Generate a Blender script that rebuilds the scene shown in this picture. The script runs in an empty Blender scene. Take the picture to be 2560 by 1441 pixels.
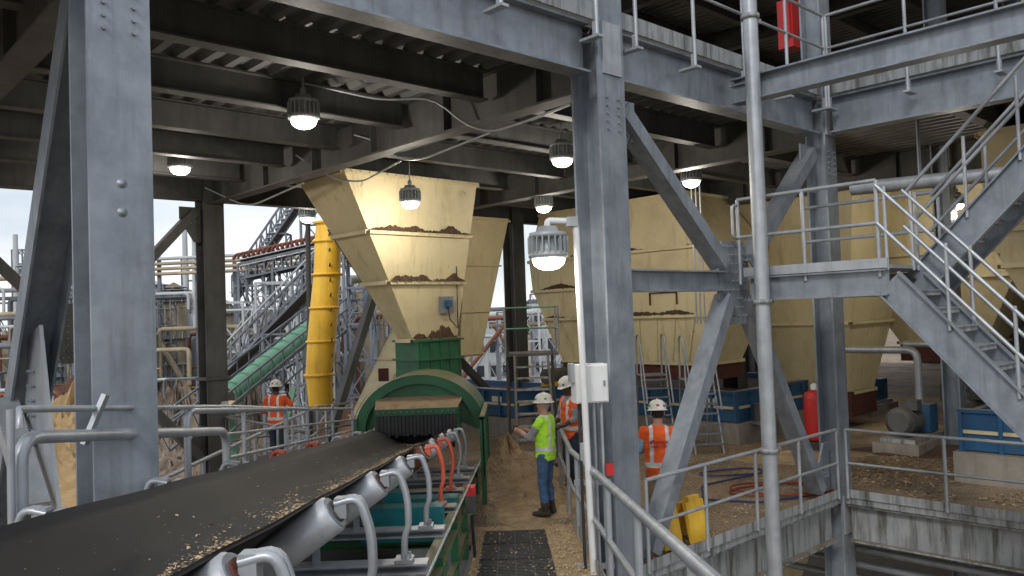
import bpy, math, random
from mathutils import Vector as V, Matrix
from mathutils import noise as nz_
random.seed(7)
SC=bpy.context.scene
COL=SC.collection
# ---------------------------------------------------------------- materials
def mk(name,c1,c2=None,sc=2.0,rough=.6,metal=0.0,bump=.15,bscale=30,streak=None,samt=.5,up=None,upamt=.9,speck=None,spsc=60,spth=.62,emit=None,es=0,sth=(.48,.75),spec=None,strz=.45,strx=5,patch=None,psc=.6,pth=(.5,.62)):
    m=bpy.data.materials.new(name); m.use_nodes=True
    nt=m.node_tree; N=nt.nodes; L=nt.links
    b=N['Principled BSDF']; b.inputs['Roughness'].default_value=rough; b.inputs['Metallic'].default_value=metal
    if spec is not None: b.inputs['Specular IOR Level'].default_value=spec
    tc=N.new('ShaderNodeTexCoord')
    def noise(scale,vec=None,det=5,ro=.6):
        n=N.new('ShaderNodeTexNoise'); n.inputs['Scale'].default_value=scale; n.inputs['Detail'].default_value=det; n.inputs['Roughness'].default_value=ro
        L.new(vec or tc.outputs['Object'],n.inputs['Vector']); return n.outputs['Fac']
    def ramp(f,a,bb):
        r=N.new('ShaderNodeMapRange'); r.inputs['From Min'].default_value=a; r.inputs['From Max'].default_value=bb; L.new(f,r.inputs['Value']); return r.outputs['Result']
    def mix(f,a,bb):
        x=N.new('ShaderNodeMix'); x.data_type='RGBA'
        L.new(f,x.inputs[0])
        for i,c in ((6,a),(7,bb)):
            if hasattr(c,'links'): L.new(c,x.inputs[i])
            else: x.inputs[i].default_value=(*c,1)
        return x.outputs[2]
    c2=c2 or tuple(min(1,k*.72) for k in c1)
    col=mix(ramp(noise(sc),.3,.7),c1,c2)
    if patch: col=mix(ramp(noise(psc,None,6,.65),*pth),col,patch)
    if streak:
        mp=N.new('ShaderNodeMapping'); mp.inputs['Scale'].default_value=(strx,strx,strz); L.new(tc.outputs['Object'],mp.inputs['Vector'])
        f=ramp(noise(1.6,mp.outputs['Vector'],6,.7),*sth)
        mm=N.new('ShaderNodeMath'); mm.operation='MULTIPLY'; L.new(f,mm.inputs[0]); mm.inputs[1].default_value=samt
        col=mix(mm.outputs[0],col,streak)
    if speck:
        col=mix(ramp(noise(spsc,None,3,.7),spth,spth+.06),col,speck)
    if up:
        g=N.new('ShaderNodeNewGeometry'); s=N.new('ShaderNodeSeparateXYZ'); L.new(g.outputs['Normal'],s.inputs[0])
        f=ramp(s.outputs['Z'],.5,.8)
        mm=N.new('ShaderNodeMath'); mm.operation='MULTIPLY'; L.new(f,mm.inputs[0]); L.new(ramp(noise(4),.25,.6),mm.inputs[1])
        m2=N.new('ShaderNodeMath'); m2.operation='MULTIPLY'; L.new(mm.outputs[0],m2.inputs[0]); m2.inputs[1].default_value=upamt
        col=mix(m2.outputs[0],col,up)
    L.new(col,b.inputs['Base Color'])
    if bump:
        bp=N.new('ShaderNodeBump'); bp.inputs['Strength'].default_value=bump; bp.inputs['Distance'].default_value=.02
        L.new(noise(bscale),bp.inputs['Height']); L.new(bp.outputs['Normal'],b.inputs['Normal'])
    if emit:
        b.inputs['Emission Color'].default_value=(*emit,1); b.inputs['Emission Strength'].default_value=es
    return m
MUL=(.20,.135,.07)
galv=mk('galvanised_steel',(.30,.335,.38),(.19,.215,.25),3.2,.45,.35,.06,60,(.12,.13,.145),.7,up=(.22,.21,.18),upamt=.5,patch=(.34,.37,.40),psc=1.3,pth=(.52,.75))
galvl=mk('light_galvanised',(.46,.49,.52),(.31,.33,.36),3,.40,.4,.04,60,(.20,.20,.19),.5)
galvs=mk('stained_galvanised',(.40,.42,.43),(.27,.29,.30),2.2,.55,.2,.08,50,(.07,.065,.05),.9,up=MUL,upamt=.8,sth=(.46,.66))
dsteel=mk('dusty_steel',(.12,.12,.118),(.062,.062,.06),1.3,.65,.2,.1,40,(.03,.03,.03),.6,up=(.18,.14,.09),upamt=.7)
deckm=mk('metal_deck',(.23,.235,.235),(.10,.10,.098),.8,.6,.3,.05,30)
beige=mk('beige_paint',(.70,.61,.37),(.60,.51,.30),.7,.5,0,.05,14,(.34,.24,.12),.7,up=(.13,.08,.045),upamt=1,speck=(.25,.13,.06),spsc=7,spth=.70,sth=(.54,.76),strx=2.4,strz=.4,patch=(.50,.42,.27),psc=.9,pth=(.5,.75))
green=mk('green_paint',(.03,.17,.075),(.02,.095,.045),2,.45,0,.08,30,(.08,.08,.05),.5,up=MUL,upamt=.9)
lgreen=mk('light_green_paint',(.13,.31,.20),(.08,.22,.13),2,.5,0,.05,30,(.2,.2,.15),.4)
teal=mk('teal_paint',(.01,.20,.22),(.01,.11,.12),3,.5,up=MUL,upamt=.3)
yellow=mk('yellow_paint',(.90,.56,.05),(.78,.44,.03),1.5,.45,0,.04,20,(.42,.24,.06),.6)
blue=mk('blue_paint',(.02,.12,.27),(.015,.07,.16),1.5,.5,0,.08,20,(.10,.085,.06),.6,up=MUL)
redm=mk('red_paint',(.55,.02,.02),(.40,.02,.02),2,.45)
orange=mk('orange_red_paint',(.60,.11,.06),(.42,.07,.04),3,.5,up=MUL,upamt=.5)
rust=mk('rusty_steel',(.12,.035,.02),(.06,.02,.015),4,.8,0,.2)
rubber=mk('belt_rubber',(.013,.013,.014),(.022,.022,.022),1.2,.6,0,.05,80,spec=.22)
blackm=mk('black_rubber',(.022,.023,.026),(.04,.04,.042),4,.6,0,.2,60,up=(.085,.075,.06),upamt=.35)
white=mk('white_enamel',(.74,.75,.75),(.62,.63,.63),2,.4,0,.02,20,(.4,.38,.33),.3)
roller=mk('roller_steel',(.54,.56,.59),(.38,.39,.42),5,.42,.35,.06,40,(.2,.17,.14),.5,speck=(.16,.06,.03),spsc=11,spth=.69)
mulch=mk('mulch_dust',(.38,.27,.16),(.20,.14,.075),6,.95,0,.9,60,speck=(.54,.41,.26),spsc=70,spth=.55)
mulchd=mk('dark_mulch',(.11,.06,.032),(.05,.03,.018),9,.95,0,.9,50)
slabm=mk('dirty_floor',(.28,.205,.13),(.15,.11,.075),.8,.9,0,.9,40,speck=(.48,.37,.23),spsc=38,spth=.55,patch=(.085,.065,.05),psc=.55,pth=(.48,.62))
conc=mk('concrete',(.33,.31,.27),(.20,.18,.15),1.5,.85,0,.2,30,(.12,.09,.06),.6,up=MUL,upamt=.8)
chipm=mk('wood_chip',(.66,.50,.30),(.42,.29,.16),30,.9,0,0)
chipd=mk('bark_chip',(.22,.13,.07),(.12,.07,.04),30,.9,0,0)
groundm=mk('ground_dirt',(.24,.18,.12),(.13,.10,.07),.06,.95,0,.6,3,speck=(.33,.27,.19),spsc=1.2,spth=.55)
asph=mk('asphalt',(.10,.10,.10),(.07,.07,.07),1,.9)
pileT=mk('sawdust_pile',(.42,.30,.15),(.30,.20,.10),.5,.95,0,.8,6)
pileG=mk('brush_pile',(.28,.22,.17),(.10,.075,.055),1.5,.95,0,1,8)
pileR=mk('bark_pile',(.17,.09,.055),(.09,.05,.03),1.0,.95,0,1,6)
plants=mk('plant_steel',(.20,.22,.25),(.11,.12,.14),.5,.7,.1,0)
plantb=mk('plant_beige',(.46,.39,.27),(.28,.23,.15),.5,.7,0,0,streak=(.13,.09,.07),samt=.7)
plantw=mk('plant_white',(.52,.55,.57),(.38,.41,.43),.3,.7,0,0,streak=(.25,.22,.2),samt=.4)
plantg=mk('plant_tank_blue',(.28,.34,.40),(.20,.25,.30),.3,.6,0,0,streak=(.20,.18,.16),samt=.4)
plantr=mk('plant_rust',(.24,.08,.045),(.13,.05,.03),.6,.8,0,0)
plantd=mk('plant_dark',(.06,.06,.06),(.03,.03,.03),.5,.8,0,0)
glass=mk('dark_glass',(.04,.05,.06),(.03,.04,.05),1,.15,0,0)
lens=mk('lamp_lens',(.9,.9,.88),(.9,.9,.88),1,.3,0,0,emit=(1,.95,.92),es=6)
lampb=mk('lamp_housing',(.40,.43,.44),(.28,.30,.31),6,.5,.2,.05)
foil=mk('foliage',(.05,.09,.03),(.03,.05,.02),.4,.9,0,0)
hoseR=mk('red_hose',(.28,.04,.03)); hoseB=mk('blue_hose',(.03,.05,.16))
# ---------------------------------------------------------------- mesh builder
class MB:
    def __init__(s): s.v=[];s.f=[];s.mi=[];s.mats=[];s.sm=[]
    def add(s,vs,fs,mat,smooth=False):
        if mat not in s.mats: s.mats.append(mat)
        k=s.mats.index(mat); o=len(s.v); s.v+= [tuple(p) for p in vs]
        for f in fs: s.f.append([i+o for i in f]); s.mi.append(k); s.sm.append(smooth)
    def obj(s,name,parent=None):
        me=bpy.data.meshes.new(name); me.from_pydata(s.v,[],s.f); 
        for m in s.mats: me.materials.append(m)
        me.polygons.foreach_set('material_index',s.mi); me.polygons.foreach_set('use_smooth',s.sm); me.update()
        o=bpy.data.objects.new(name,me); COL.objects.link(o)
        if parent: o.parent=parent
        return o
def empty(name):
    o=bpy.data.objects.new(name,None); COL.objects.link(o); return o
AX=V((.731,.682,0)).normalized(); BX=V((-AX.y,AX.x,0)); ZX=V((0,0,1)); C1=V((1.08,9.4,0))
def P(t,s,z): return C1+AX*t+BX*s+ZX*z
def lerp(a,b,f): return a+(b-a)*f
def box(mb,c,hx,hy,hz,mat,ux=V((1,0,0)),uy=V((0,1,0)),uz=ZX):
    c=V(c); vs=[c+ux*(hx*a)+uy*(hy*b)+uz*(hz*d) for a in(-1,1) for b in(-1,1) for d in(-1,1)]
    mb.add(vs,[(0,1,3,2),(4,6,7,5),(0,4,5,1),(2,3,7,6),(0,2,6,4),(1,5,7,3)],mat)
def bbox(mb,t0,t1,s0,s1,z0,z1,mat): box(mb,P((t0+t1)/2,(s0+s1)/2,(z0+z1)/2),(t1-t0)/2,(s1-s0)/2,(z1-z0)/2,mat,AX,BX)
def wbox(mb,x0,x1,y0,y1,z0,z1,mat): box(mb,((x0+x1)/2,(y0+y1)/2,(z0+z1)/2),abs(x1-x0)/2,abs(y1-y0)/2,abs(z1-z0)/2,mat)
def secI(w,h,tf=.025,tw=.018):
    a=w/2;b=h/2;c=tw/2
    return [(-a,-b),(a,-b),(a,-b+tf),(c,-b+tf),(c,b-tf),(a,b-tf),(a,b),(-a,b),(-a,b-tf),(-c,b-tf),(-c,-b+tf),(-a,-b+tf)]
def secC(w,h,t=.02):
    a=w/2;b=h/2
    return [(-a,-b),(a,-b),(a,-b+t),(-a+t,-b+t),(-a+t,b-t),(a,b-t),(a,b),(-a,b)]
def secB(w,h): a=w/2;b=h/2; return [(-a,-b),(a,-b),(a,b),(-a,b)]
def ext(mb,p0,p1,sec,mat,up=ZX):
    p0=V(p0);p1=V(p1); d=(p1-p0).normalized(); sd=d.cross(up).normalized(); u=sd.cross(d)
    n=len(sec); vs=[p0+sd*x+u*y for x,y in sec]+[p1+sd*x+u*y for x,y in sec]
    mb.add(vs,[(i,(i+1)%n,n+(i+1)%n,n+i) for i in range(n)]+[tuple(range(n))[::-1],tuple(range(n,2*n))],mat)
def tube(mb,pts,r,mat,n=8,smooth=True,rnd=False):
    pts=[V(p) for p in pts]; R=[r]*len(pts) if not isinstance(r,(list,tuple)) else list(r)
    if rnd:
        d0=(pts[0]-pts[1]).normalized(); d1=(pts[-1]-pts[-2]).normalized(); a,b=R[0],R[-1]
        pre=[(pts[0]+d0*a*.9,a*.3),(pts[0]+d0*a*.6,a*.8)]; post=[(pts[-1]+d1*b*.6,b*.8),(pts[-1]+d1*b*.9,b*.3)]
        pts=[q for q,_ in pre]+pts+[q for q,_ in post]; R=[q for _,q in pre]+R+[q for _,q in post]
    m=len(pts); T=[]
    for i in range(m):
        a=pts[max(0,i-1)];b=pts[min(m-1,i+1)]; T.append((b-a).normalized())
    u=T[0].orthogonal().normalized()
    if abs(T[0].z)<.9: u=(ZX-T[0]*T[0].z).normalized()
    vs=[]
    for i in range(m):
        u=(u-T[i]*u.dot(T[i])).normalized(); w=T[i].cross(u)
        for k in range(n):
            an=2*math.pi*(k+.5)/n; vs.append(pts[i]+u*math.cos(an)*R[i]+w*math.sin(an)*R[i])
    fs=[(i*n+k,i*n+(k+1)%n,(i+1)*n+(k+1)%n,(i+1)*n+k) for i in range(m-1) for k in range(n)]
    mb.add(vs,fs,mat,smooth); mb.add([vs[k] for k in range(n)],[tuple(range(n))[::-1]],mat); mb.add([vs[(m-1)*n+k] for k in range(n)],[tuple(range(n))],mat)
def bend(pts,r=.12,n=4):
    pts=[V(p) for p in pts]; out=[pts[0]]
    for a,b,c in zip(pts[:-2],pts[1:-1],pts[2:]):
        k=min(r,(a-b).length*.45,(c-b).length*.45); p=b+(a-b).normalized()*k; q=b+(c-b).normalized()*k
        for i in range(n+1): f=i/n; out.append(p*(1-f)**2+b*2*f*(1-f)+q*f*f)
    out.append(pts[-1]); return out
def lathe(mb,prof,c,mat,n=20,sx=1,sy=1,smooth=True,M=None):
    c=V(c); vs=[]
    for r,z in prof:
        for k in range(n):
            a=2*math.pi*k/n; p=V((math.cos(a)*r*sx,math.sin(a)*r*sy,z)); 
            vs.append((M@p if M else p)+c)
    m=len(prof)
    mb.add(vs,[(i*n+k,i*n+(k+1)%n,(i+1)*n+(k+1)%n,(i+1)*n+k) for i in range(m-1) for k in range(n)],mat,smooth)
    mb.add(vs[:n],[tuple(range(n))[::-1]],mat); mb.add(vs[-n:],[tuple(range(n))],mat)
def plate(mb,pts,th,nrm,mat):
    n=len(pts); nrm=V(nrm).normalized(); vs=[V(p)-nrm*th/2 for p in pts]+[V(p)+nrm*th/2 for p in pts]
    mb.add(vs,[(i,(i+1)%n,n+(i+1)%n,n+i) for i in range(n)]+[tuple(range(n))[::-1],tuple(range(n,2*n))],mat)
def bolts(mb,c,u,w,nu,nw,du,dw,nrm,mat,r=.016):
    for i in range(nu):
        for j in range(nw):
            p=V(c)+u*(i-(nu-1)/2)*du+w*(j-(nw-1)/2)*dw
            tube(mb,[p,p+nrm*.03],r,mat,6,False)
# ---------------------------------------------------------------- building
BLD=empty('steel_frame_building')
BAY=5.45; W=11.1; TE=34; TL=-5.34
mb=MB()
for t in (TL,0,BAY,2*BAY,3*BAY,4*BAY):
    w_=.45 if t<BAY-.1 else .36
    tt=t+.05 if t==BAY else t
    ext(mb,P(tt,0,-5),P(tt,0,14),secI(w_-(.03 if t==TL else 0),w_-.02,.03,.02),galv,BX)
    bolts(mb,P(tt,-w_/2+.015,5.3),AX,ZX,2,5,.2,.09,-BX,galv)
    for zz in (-.3,6.05): box(mb,P(tt,-w_/2,zz),.16,.012,.3,galvl,AX,BX)
RZ=Matrix.Rotation(math.atan2(AX.y,AX.x),3,'Z')@Matrix.Rotation(math.pi/2,3,'X')
for zz in (4.05,3.85,.62):
    lathe(mb,[(.036,0),(.034,.006),(.020,.008),(.018,.014),(.006,.016)],P(TL+.0,-.211,zz),galv,14,M=RZ)
for t in (TL,0,BAY,9.0,3*BAY,4*BAY):
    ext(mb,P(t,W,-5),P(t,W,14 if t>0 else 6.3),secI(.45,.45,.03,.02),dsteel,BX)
for t in (BAY,3*BAY): ext(mb,P(t,-8.2,-5),P(t,-8.2,14),secI(.45,.42,.03,.02),galv,BX)
ext(mb,P(3*BAY,-4,-5),P(3*BAY,-4,14),secI(.4,.4),dsteel,BX)
ext(mb,P(11.5,5.5,-5),P(11.5,5.5,6),secI(.45,.45),dsteel,BX)
for zz in(1.25,1.9): box(mb,P(0,W,zz),.27,.27,.03,dsteel,AX,BX)
lathe(mb,[(.07,-.05),(.07,.05)],P(.1,W-.32,1.35),galvl,12,M=Matrix.Rotation(math.pi/2,3,'X'))
mb.obj('columns',BLD)
mb=MB()
def edge(p0,p1,zt,mat=galv,out=V((0,0,0))):
    ext(mb,p0+ZX*(zt-.40),p1+ZX*(zt-.40),secI(.26,.58,.025),mat)
    ext(mb,p0+ZX*(zt+.01)+out,p1+ZX*(zt+.01)+out,secB(.03,.20),galvs)
def pz(t,s): return P(t,s,0)
for zt in (6.45,12.4):
    for a,b in ((-9.5 if zt<7 else 0,TL-.25),(TL+.25,-.25),(.25,BAY-.2)):
        if zt>7 and a<0: continue
        edge(pz(a,0),pz(b,0),zt,out=-BX*.16)
    edge(pz(BAY,-8),pz(BAY,-.25),zt,out=-AX*.16)
edge(pz(.25,0),pz(BAY-.2,0),0,galvs,-BX*.16)
edge(pz(BAY,-8),pz(BAY,-.25),0,galvs,-AX*.16)
ext(mb,P(0,.25,-.42),P(0,W,-.42),secI(.26,.58),galv)
mb.obj('edge_beams',BLD)
mb=MB()
for t in (TL,0,BAY,2*BAY,3*BAY,4*BAY,5*BAY):
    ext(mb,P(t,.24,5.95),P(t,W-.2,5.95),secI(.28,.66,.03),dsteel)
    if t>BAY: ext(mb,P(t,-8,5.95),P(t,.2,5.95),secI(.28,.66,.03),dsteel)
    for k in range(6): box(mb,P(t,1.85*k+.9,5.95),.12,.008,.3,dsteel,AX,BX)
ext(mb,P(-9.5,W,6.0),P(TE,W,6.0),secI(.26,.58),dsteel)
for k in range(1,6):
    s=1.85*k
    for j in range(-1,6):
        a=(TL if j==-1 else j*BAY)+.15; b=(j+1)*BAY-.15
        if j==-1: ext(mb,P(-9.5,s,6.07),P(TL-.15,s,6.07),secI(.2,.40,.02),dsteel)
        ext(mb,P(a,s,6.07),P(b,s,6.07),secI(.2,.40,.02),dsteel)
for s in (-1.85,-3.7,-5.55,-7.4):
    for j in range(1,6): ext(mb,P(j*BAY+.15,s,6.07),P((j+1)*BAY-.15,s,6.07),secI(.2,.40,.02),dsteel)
mb.obj('ceiling_beams',BLD)
def deck(t0,t1,s0,s1,z,name,thick=.12,mat=deckm):
    m=MB(); p=.30; t=t0; prof=[]
    while t<t1:
        prof+=[(t,z),(t+.10,z),(t+.14,z+.075),(t+.26,z+.075)]; t+=p
    vs=[P(a,s0,b) for a,b in prof]+[P(a,s1,b) for a,b in prof]; n=len(prof)
    m.add(vs,[(i,i+1,n+i+1,n+i) for i in range(n-1)],mat)
    bbox(m,t0,t1,s0,s1,z+.08,z+.08+thick,conc)
    return m.obj(name,BLD)
deck(-9.5,TE,.02,W+.1,6.275,'floor_deck')
deck(BAY+.02,TE,-8,.01,6.275,'floor_deck_wing')
deck(.02,TE,.02,W+.1,12.2,'roof_deck'); deck(BAY+.02,TE,-8,.01,12.2,'roof_deck_wing')
mb=MB()
for s in range(-7,12,2):
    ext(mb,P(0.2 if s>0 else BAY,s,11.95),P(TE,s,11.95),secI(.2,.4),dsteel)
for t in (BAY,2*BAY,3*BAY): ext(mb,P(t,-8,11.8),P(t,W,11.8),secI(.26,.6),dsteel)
mb.obj('roof_beams',BLD)
mb=MB()
bbox(mb,-.05,TE,.0,W,-.16,0,slabm); bbox(mb,BAY-.05,TE,-8,-.002,-.16,0,slabm)
mb.obj('floor_slab',BLD)
mb=MB()
for z0,z1 in((0,5.6),(6.5,12)):
    s=-8
    while s<W-2:
        bbox(mb,TE-.1,TE,s,s+.28,z0,z1,plantd); bbox(mb,TE-.05,TE+.02,s+.28,s+.4,z0,z1,plantd); s+=.4
t=17
while t<TE-.5:
    bbox(mb,t,t+.28,-8.1,-8.0,0,5.6,plantd); bbox(mb,t+.28,t+.4,-8.05,-7.98,0,5.6,plantd); t+=.4
for z in(1.2,3.0,4.6): bbox(mb,TE-.2,TE-.1,-8,W-2,z,z+.1,dsteel)
mb.obj('rear_wall_cladding',BLD)
mb=MB()
for s in (2,4,6,8,10,-2,-4,-6): ext(mb,P(.2 if s>0 else BAY+.2,s,-.4),P(26,s,-.4),secI(.2,.4),dsteel)
bbox(mb,8,26,-7,10,-5,-4.6,conc)
for i,(t,s) in enumerate(((9,-3),(12,-5),(9,3),(5,2.5))):
    vs=[P(t-1,s-1,-.6),P(t+1,s-1,-.6),P(t+1,s+1,-.6),P(t-1,s+1,-.6),P(t-.3,s-.3,-2.8),P(t+.3,s-.3,-2.8),P(t+.3,s+.3,-2.8),P(t-.3,s+.3,-2.8)]
    mb.add(vs,[(0,1,5,4),(1,2,6,5),(2,3,7,6),(3,0,4,7),(4,5,6,7)],beige)
for z in(-1.0,-1.25,-1.5): tube(mb,[P(BAY+.6,-8,z),P(BAY+.6,6,z)],.06,galvl)
mb.obj('lower_level',BLD)
mb=MB()
def brace(p0,p1,mat,w=.26,up=BX,sec=None):
    ext(mb,p0,p1,sec or secC(w*.7,w,.02),mat,up)
def xbrace(t0,s0,t1,s1,zt,zm,zb,mat,upv,boff=.3):
    a=V((t0,s0)); b=V((t1,s1)); m=(a+b)/2; d=(b-a).normalized()
    for e,sg in ((a,1),(b,-1)):
        q=e+d*sg*.35; g=m-d*sg*.30
        brace(P(q.x,q.y,zt),P(g.x,g.y,zm+.22),mat,.25,upv)
        g=m-d*sg*.22; q=e+d*sg*boff
        brace(P(g.x,g.y,zm-.22),P(q.x,q.y,zb),mat,.25,upv)
        e2=e+d*sg*.2
        for z,sz in ((zt+.12,-1),(zb-.05,1)):
            c0=P(e2.x,e2.y,z); dd=(P(b.x,b.y,0)-P(a.x,a.y,0)).normalized()*sg
            plate(mb,[c0,c0+dd*.45,c0+dd*.45+ZX*sz*.25,c0+dd*.15+ZX*sz*.75,c0+ZX*sz*.75],.03,upv,mat)
            bolts(mb,c0+dd*.22+ZX*sz*.35-upv*.01,(dd*.5-ZX*-sz*.5).normalized(),(dd+ZX*sz).normalized(),2,4,.1,.09,-upv,galv)
    c=P(m.x,m.y,zm); dd=(P(b.x,b.y,0)-P(a.x,a.y,0)).normalized()
    plate(mb,[c+dd*x+ZX*z for x,z in((-.28,.55),(-.38,.2),(-.38,-.25),(-.25,-.6),(.25,-.6),(.38,-.25),(.38,.2),(.28,.55))],.04,upv,mat)
    bolts(mb,c-upv*.02,dd,ZX,6,9,.1,.12,-upv,galv,.013)
xbrace(0,0,BAY,0,5.45,3.4,.15,galv,BX,.60)
ext(mb,P(.24,0,3.4),P(BAY/2-.3,0,3.4),secI(.22,.27,.02),galv)
xbrace(TL,W,0,W,5.45,3.0,.2,dsteel,BX)
brace(P(3.0,W,5.3),P(5.2,W,2.3),dsteel,.24); brace(P(4.9,W,5.6),P(2.7,W,.1),dsteel,.24); brace(P(5.2,W,2.7),P(3.4,W,.1),dsteel,.22)
brace(P(5.7,W,2.9),P(8.6,W,.2),dsteel,.22)
brace(P(TL,.28,5.75),P(TL,4.3,-.15),galv,.34,AX)
brace(P(TL,10.7,5.35),P(TL,5.7,-.6),galv,.34,AX)
brace(P(TL,5.3,-.8),P(TL,.4,-4.6),galv,.3,AX)
plate(mb,[P(TL-.04,1.85,3.1),P(TL-.04,2.25,3.0),P(TL-.04,2.45,2.2),P(TL-.04,1.9,.2),P(TL-.04,.9,.2)],.03,AX,galvl)
bolts(mb,P(TL-.06,2.1,2.3),BX,ZX,2,7,.12,.13,-AX,galv)
brace(P(TL-.2,1.4,1.6),P(TL-.2,2.5,2.4),galvl,.2,AX)
ext(mb,P(TL,.3,-.1),P(TL,W,-.1),secI(.25,.4),galv)
mb.obj('braces',BLD)
mb=MB()
G=BAY/2
ext(mb,P(G,-.15,6.0),P(G,-7,6.0),secI(.22,.34,.022),galv)
ext(mb,P(G,-.15,8.9),P(G,-7,8.9),secI(.22,.34,.022),galv)
ext(mb,P(BAY,-7,6.0),P(G,-7,6.0),secI(.22,.34),galv)
mb.obj('stair_tower_beams',BLD)
# ---------------------------------------------------------------- railings
def railing(name,pts,h=1.07,mids=(.55,),step=1.5,r=.025,mat=galvl,kick=True,brk=None,postdrop=0):
    m=MB(); pts=[V(p) for p in pts]
    tube(m,[p+ZX*h for p in pts],r,mat,8)
    for q in mids: tube(m,[p+ZX*q for p in pts],r*.85,mat,8)
    for a,b in zip(pts[:-1],pts[1:]):
        L=(b-a).length; n=max(1,round(L/step)); d=(b-a).normalized()
        for i in range(n+1):
            p=a+(b-a)*i/n; tube(m,[p-ZX*postdrop,p+ZX*h],r,mat,8)
            if brk is not None:
                box(m,p-ZX*(postdrop-.02)-brk*.08,.05,.14,.015,galvl,d,brk.normalized()); box(m,p-ZX*(postdrop-.1)-brk*.02,.03,.02,.09,galvl,d,brk.normalized())
        if kick: ext(m,a+ZX*.08,b+ZX*.08,secB(.012,.13),galvs)
    return m.obj(name)
railing('guard_railing',[P(.35,-.2,0),P(BAY-.3,-.2,0)],step=1.3)
railing('guard_railing',[P(BAY-.2,-.3,0),P(BAY-.2,-7.5,0)],step=1.4)
railing('guard_railing',[P(-9,-.32,6.5),P(-.35,-.32,6.5)],step=1.35,kick=False,postdrop=.42,brk=-BX)
railing('guard_railing',[P(.35,-.32,6.5),P(BAY-.35,-.32,6.5)],step=1.15,kick=False,postdrop=.42,brk=-BX)
railing('guard_railing',[P(BAY-.32,-.35,6.5),P(BAY-.32,-7.5,6.5)],step=1.3,kick=False,postdrop=.42,brk=-AX)
# ---------------------------------------------------------------- staircase
ST=empty('steel_staircase')
mb=MB()
zl=3.45
ext(mb,P(G,-.25,zl-.17),P(G,-2.1,zl-.17),secC(.1,.32),galv)
ext(mb,P(G+1.9,-.25,zl-.17),P(G+1.9,-2.1,zl-.17),secC(.1,.32),galv)
bbox(mb,G-.02,G+1.92,-2.1,-.25,zl,zl+.04,galvl)
bbox(mb,G-.06,G-.03,-2.12,-.2,zl+.0,zl+.12,galvl)
def flight(t0,t1,s0,z0,sg,slope,length):
    z1=z0+sg*slope*length; s1=s0-length
    for t in(t0,t1): ext(mb,P(t,s0,z0-.17),P(t,s1,z1-.17),secC(.08,.36),galv)
    n=int(abs(z1-z0)/.21)
    for i in range(1,n):
        f=i/n; c=P((t0+t1)/2,s0-length*f,z0+(z1-z0)*f-.08)
        box(mb,c,(t1-t0)/2-.03,.13,.02,galvl,AX,BX); box(mb,c-BX*.12-ZX*.02,(t1-t0)/2-.03,.01,.03,galvs,AX,BX)
    for t in(t0,t1):
        for h in(.52,.98): tube(mb,[P(t,s0+.1,z0+h+.03),P(t,s1,z1+h)],.024,galvl)
        for i in range(0,6):
            f=i/5; tube(mb,[P(t,s0-length*f,z0+(z1-z0)*f-.02),P(t,s0-length*f,z0+(z1-z0)*f+.98)],.022,galvl)
flight(G,G+.8,-2.1,zl,-1,1.12,3.3)
flight(G+.95,G+1.75,-2.1,zl,1,1.02,3.0)
mb.obj('flights_and_landing',ST)
mb=MB()
for h in(.55,1.07): tube(mb,[P(G+.02,-.1,zl+h),P(G+.02,-2.0,zl+h)],.026,galvl)
for s in(-.1,-1.05,-2.0): tube(mb,[P(G+.02,s,zl-.1),P(G+.02,s,zl+1.07)],.026,galvl)
tube(mb,bend([P(G+.02,-.1,zl+1.0),P(G-.12,-.1,zl+.98),P(G-.12,-.1,zl+.55),P(G+.02,-.1,zl+.53)],.05),.022,galvl)
for h in(.55,1.07): tube(mb,[P(G+1.88,-.1,zl+h),P(G+1.88,-2.0,zl+h)],.026,galvl)
mb.obj('landing_rails',ST)
mb=MB()
q=V((3.3,10.72,0))
tube(mb,[q+ZX*-5,q+ZX*14],.098,galvl,16)
for z in(1.15,3.1,6.9,-1): lathe(mb,[(.1,-.03),(.125,-.03),(.125,.03),(.1,.03)],q+ZX*z,galvs,14); box(mb,q+ZX*z+V((.1,.12,0)),.12,.03,.03,galvs,AX,BX)
mb.obj('vertical_drain_pipe')
mb=MB(); tube(mb,[P(5.9,-.3,4.9),P(6.6,-8,4.7)],.11,galvl,12)
for k in(1,3,5,7): box(mb,P(6.0+.09*k,-.3-k,5.4),.02,.02,.5,galv)
mb.obj('overhead_pipe')
# ---------------------------------------------------------------- conveyor
def X(x,y): return x-.007*y
CZ=2.565
def cp(x,y,dz): return V((X(x,y),y,CZ-.1*y+dz))
XC=-1.63
CV=empty('belt_conveyor')
mb=MB()
sec=[(-.62,0.0),(-.52,-.06),(-.40,-.15),(-.30,-.225),(-.22,-.25),(0,-.262),(.22,-.25),(.30,-.225),(.40,-.15),(.52,-.06),(.62,0.0)]
PI0=1.25; PIT=1.45
SG=.004
ys=[-.5+.145*i for i in range(116)]
n=len(sec); vs=[];
for lay in(0,-.02):
    for k,y in enumerate(ys):
        sag=-SG*(1-math.cos((y-PI0)*2*math.pi/PIT))
        for (x,z) in sec: vs.append(cp(XC+x,y,z+lay+sag))
m=len(ys); fs=[]
for k in range(m-1):
    for i in range(n-1):
        fs.append((k*n+i,k*n+i+1,(k+1)*n+i+1,(k+1)*n+i)); o=m*n; fs.append((o+k*n+i,o+(k+1)*n+i,o+(k+1)*n+i+1,o+k*n+i+1))
    for i in(0,n-1): fs.append((k*n+i,(k+1)*n+i,m*n+(k+1)*n+i,m*n+k*n+i))
mb.add(vs,fs,rubber,True); mb.obj('belt',CV)
mb=MB()
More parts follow.
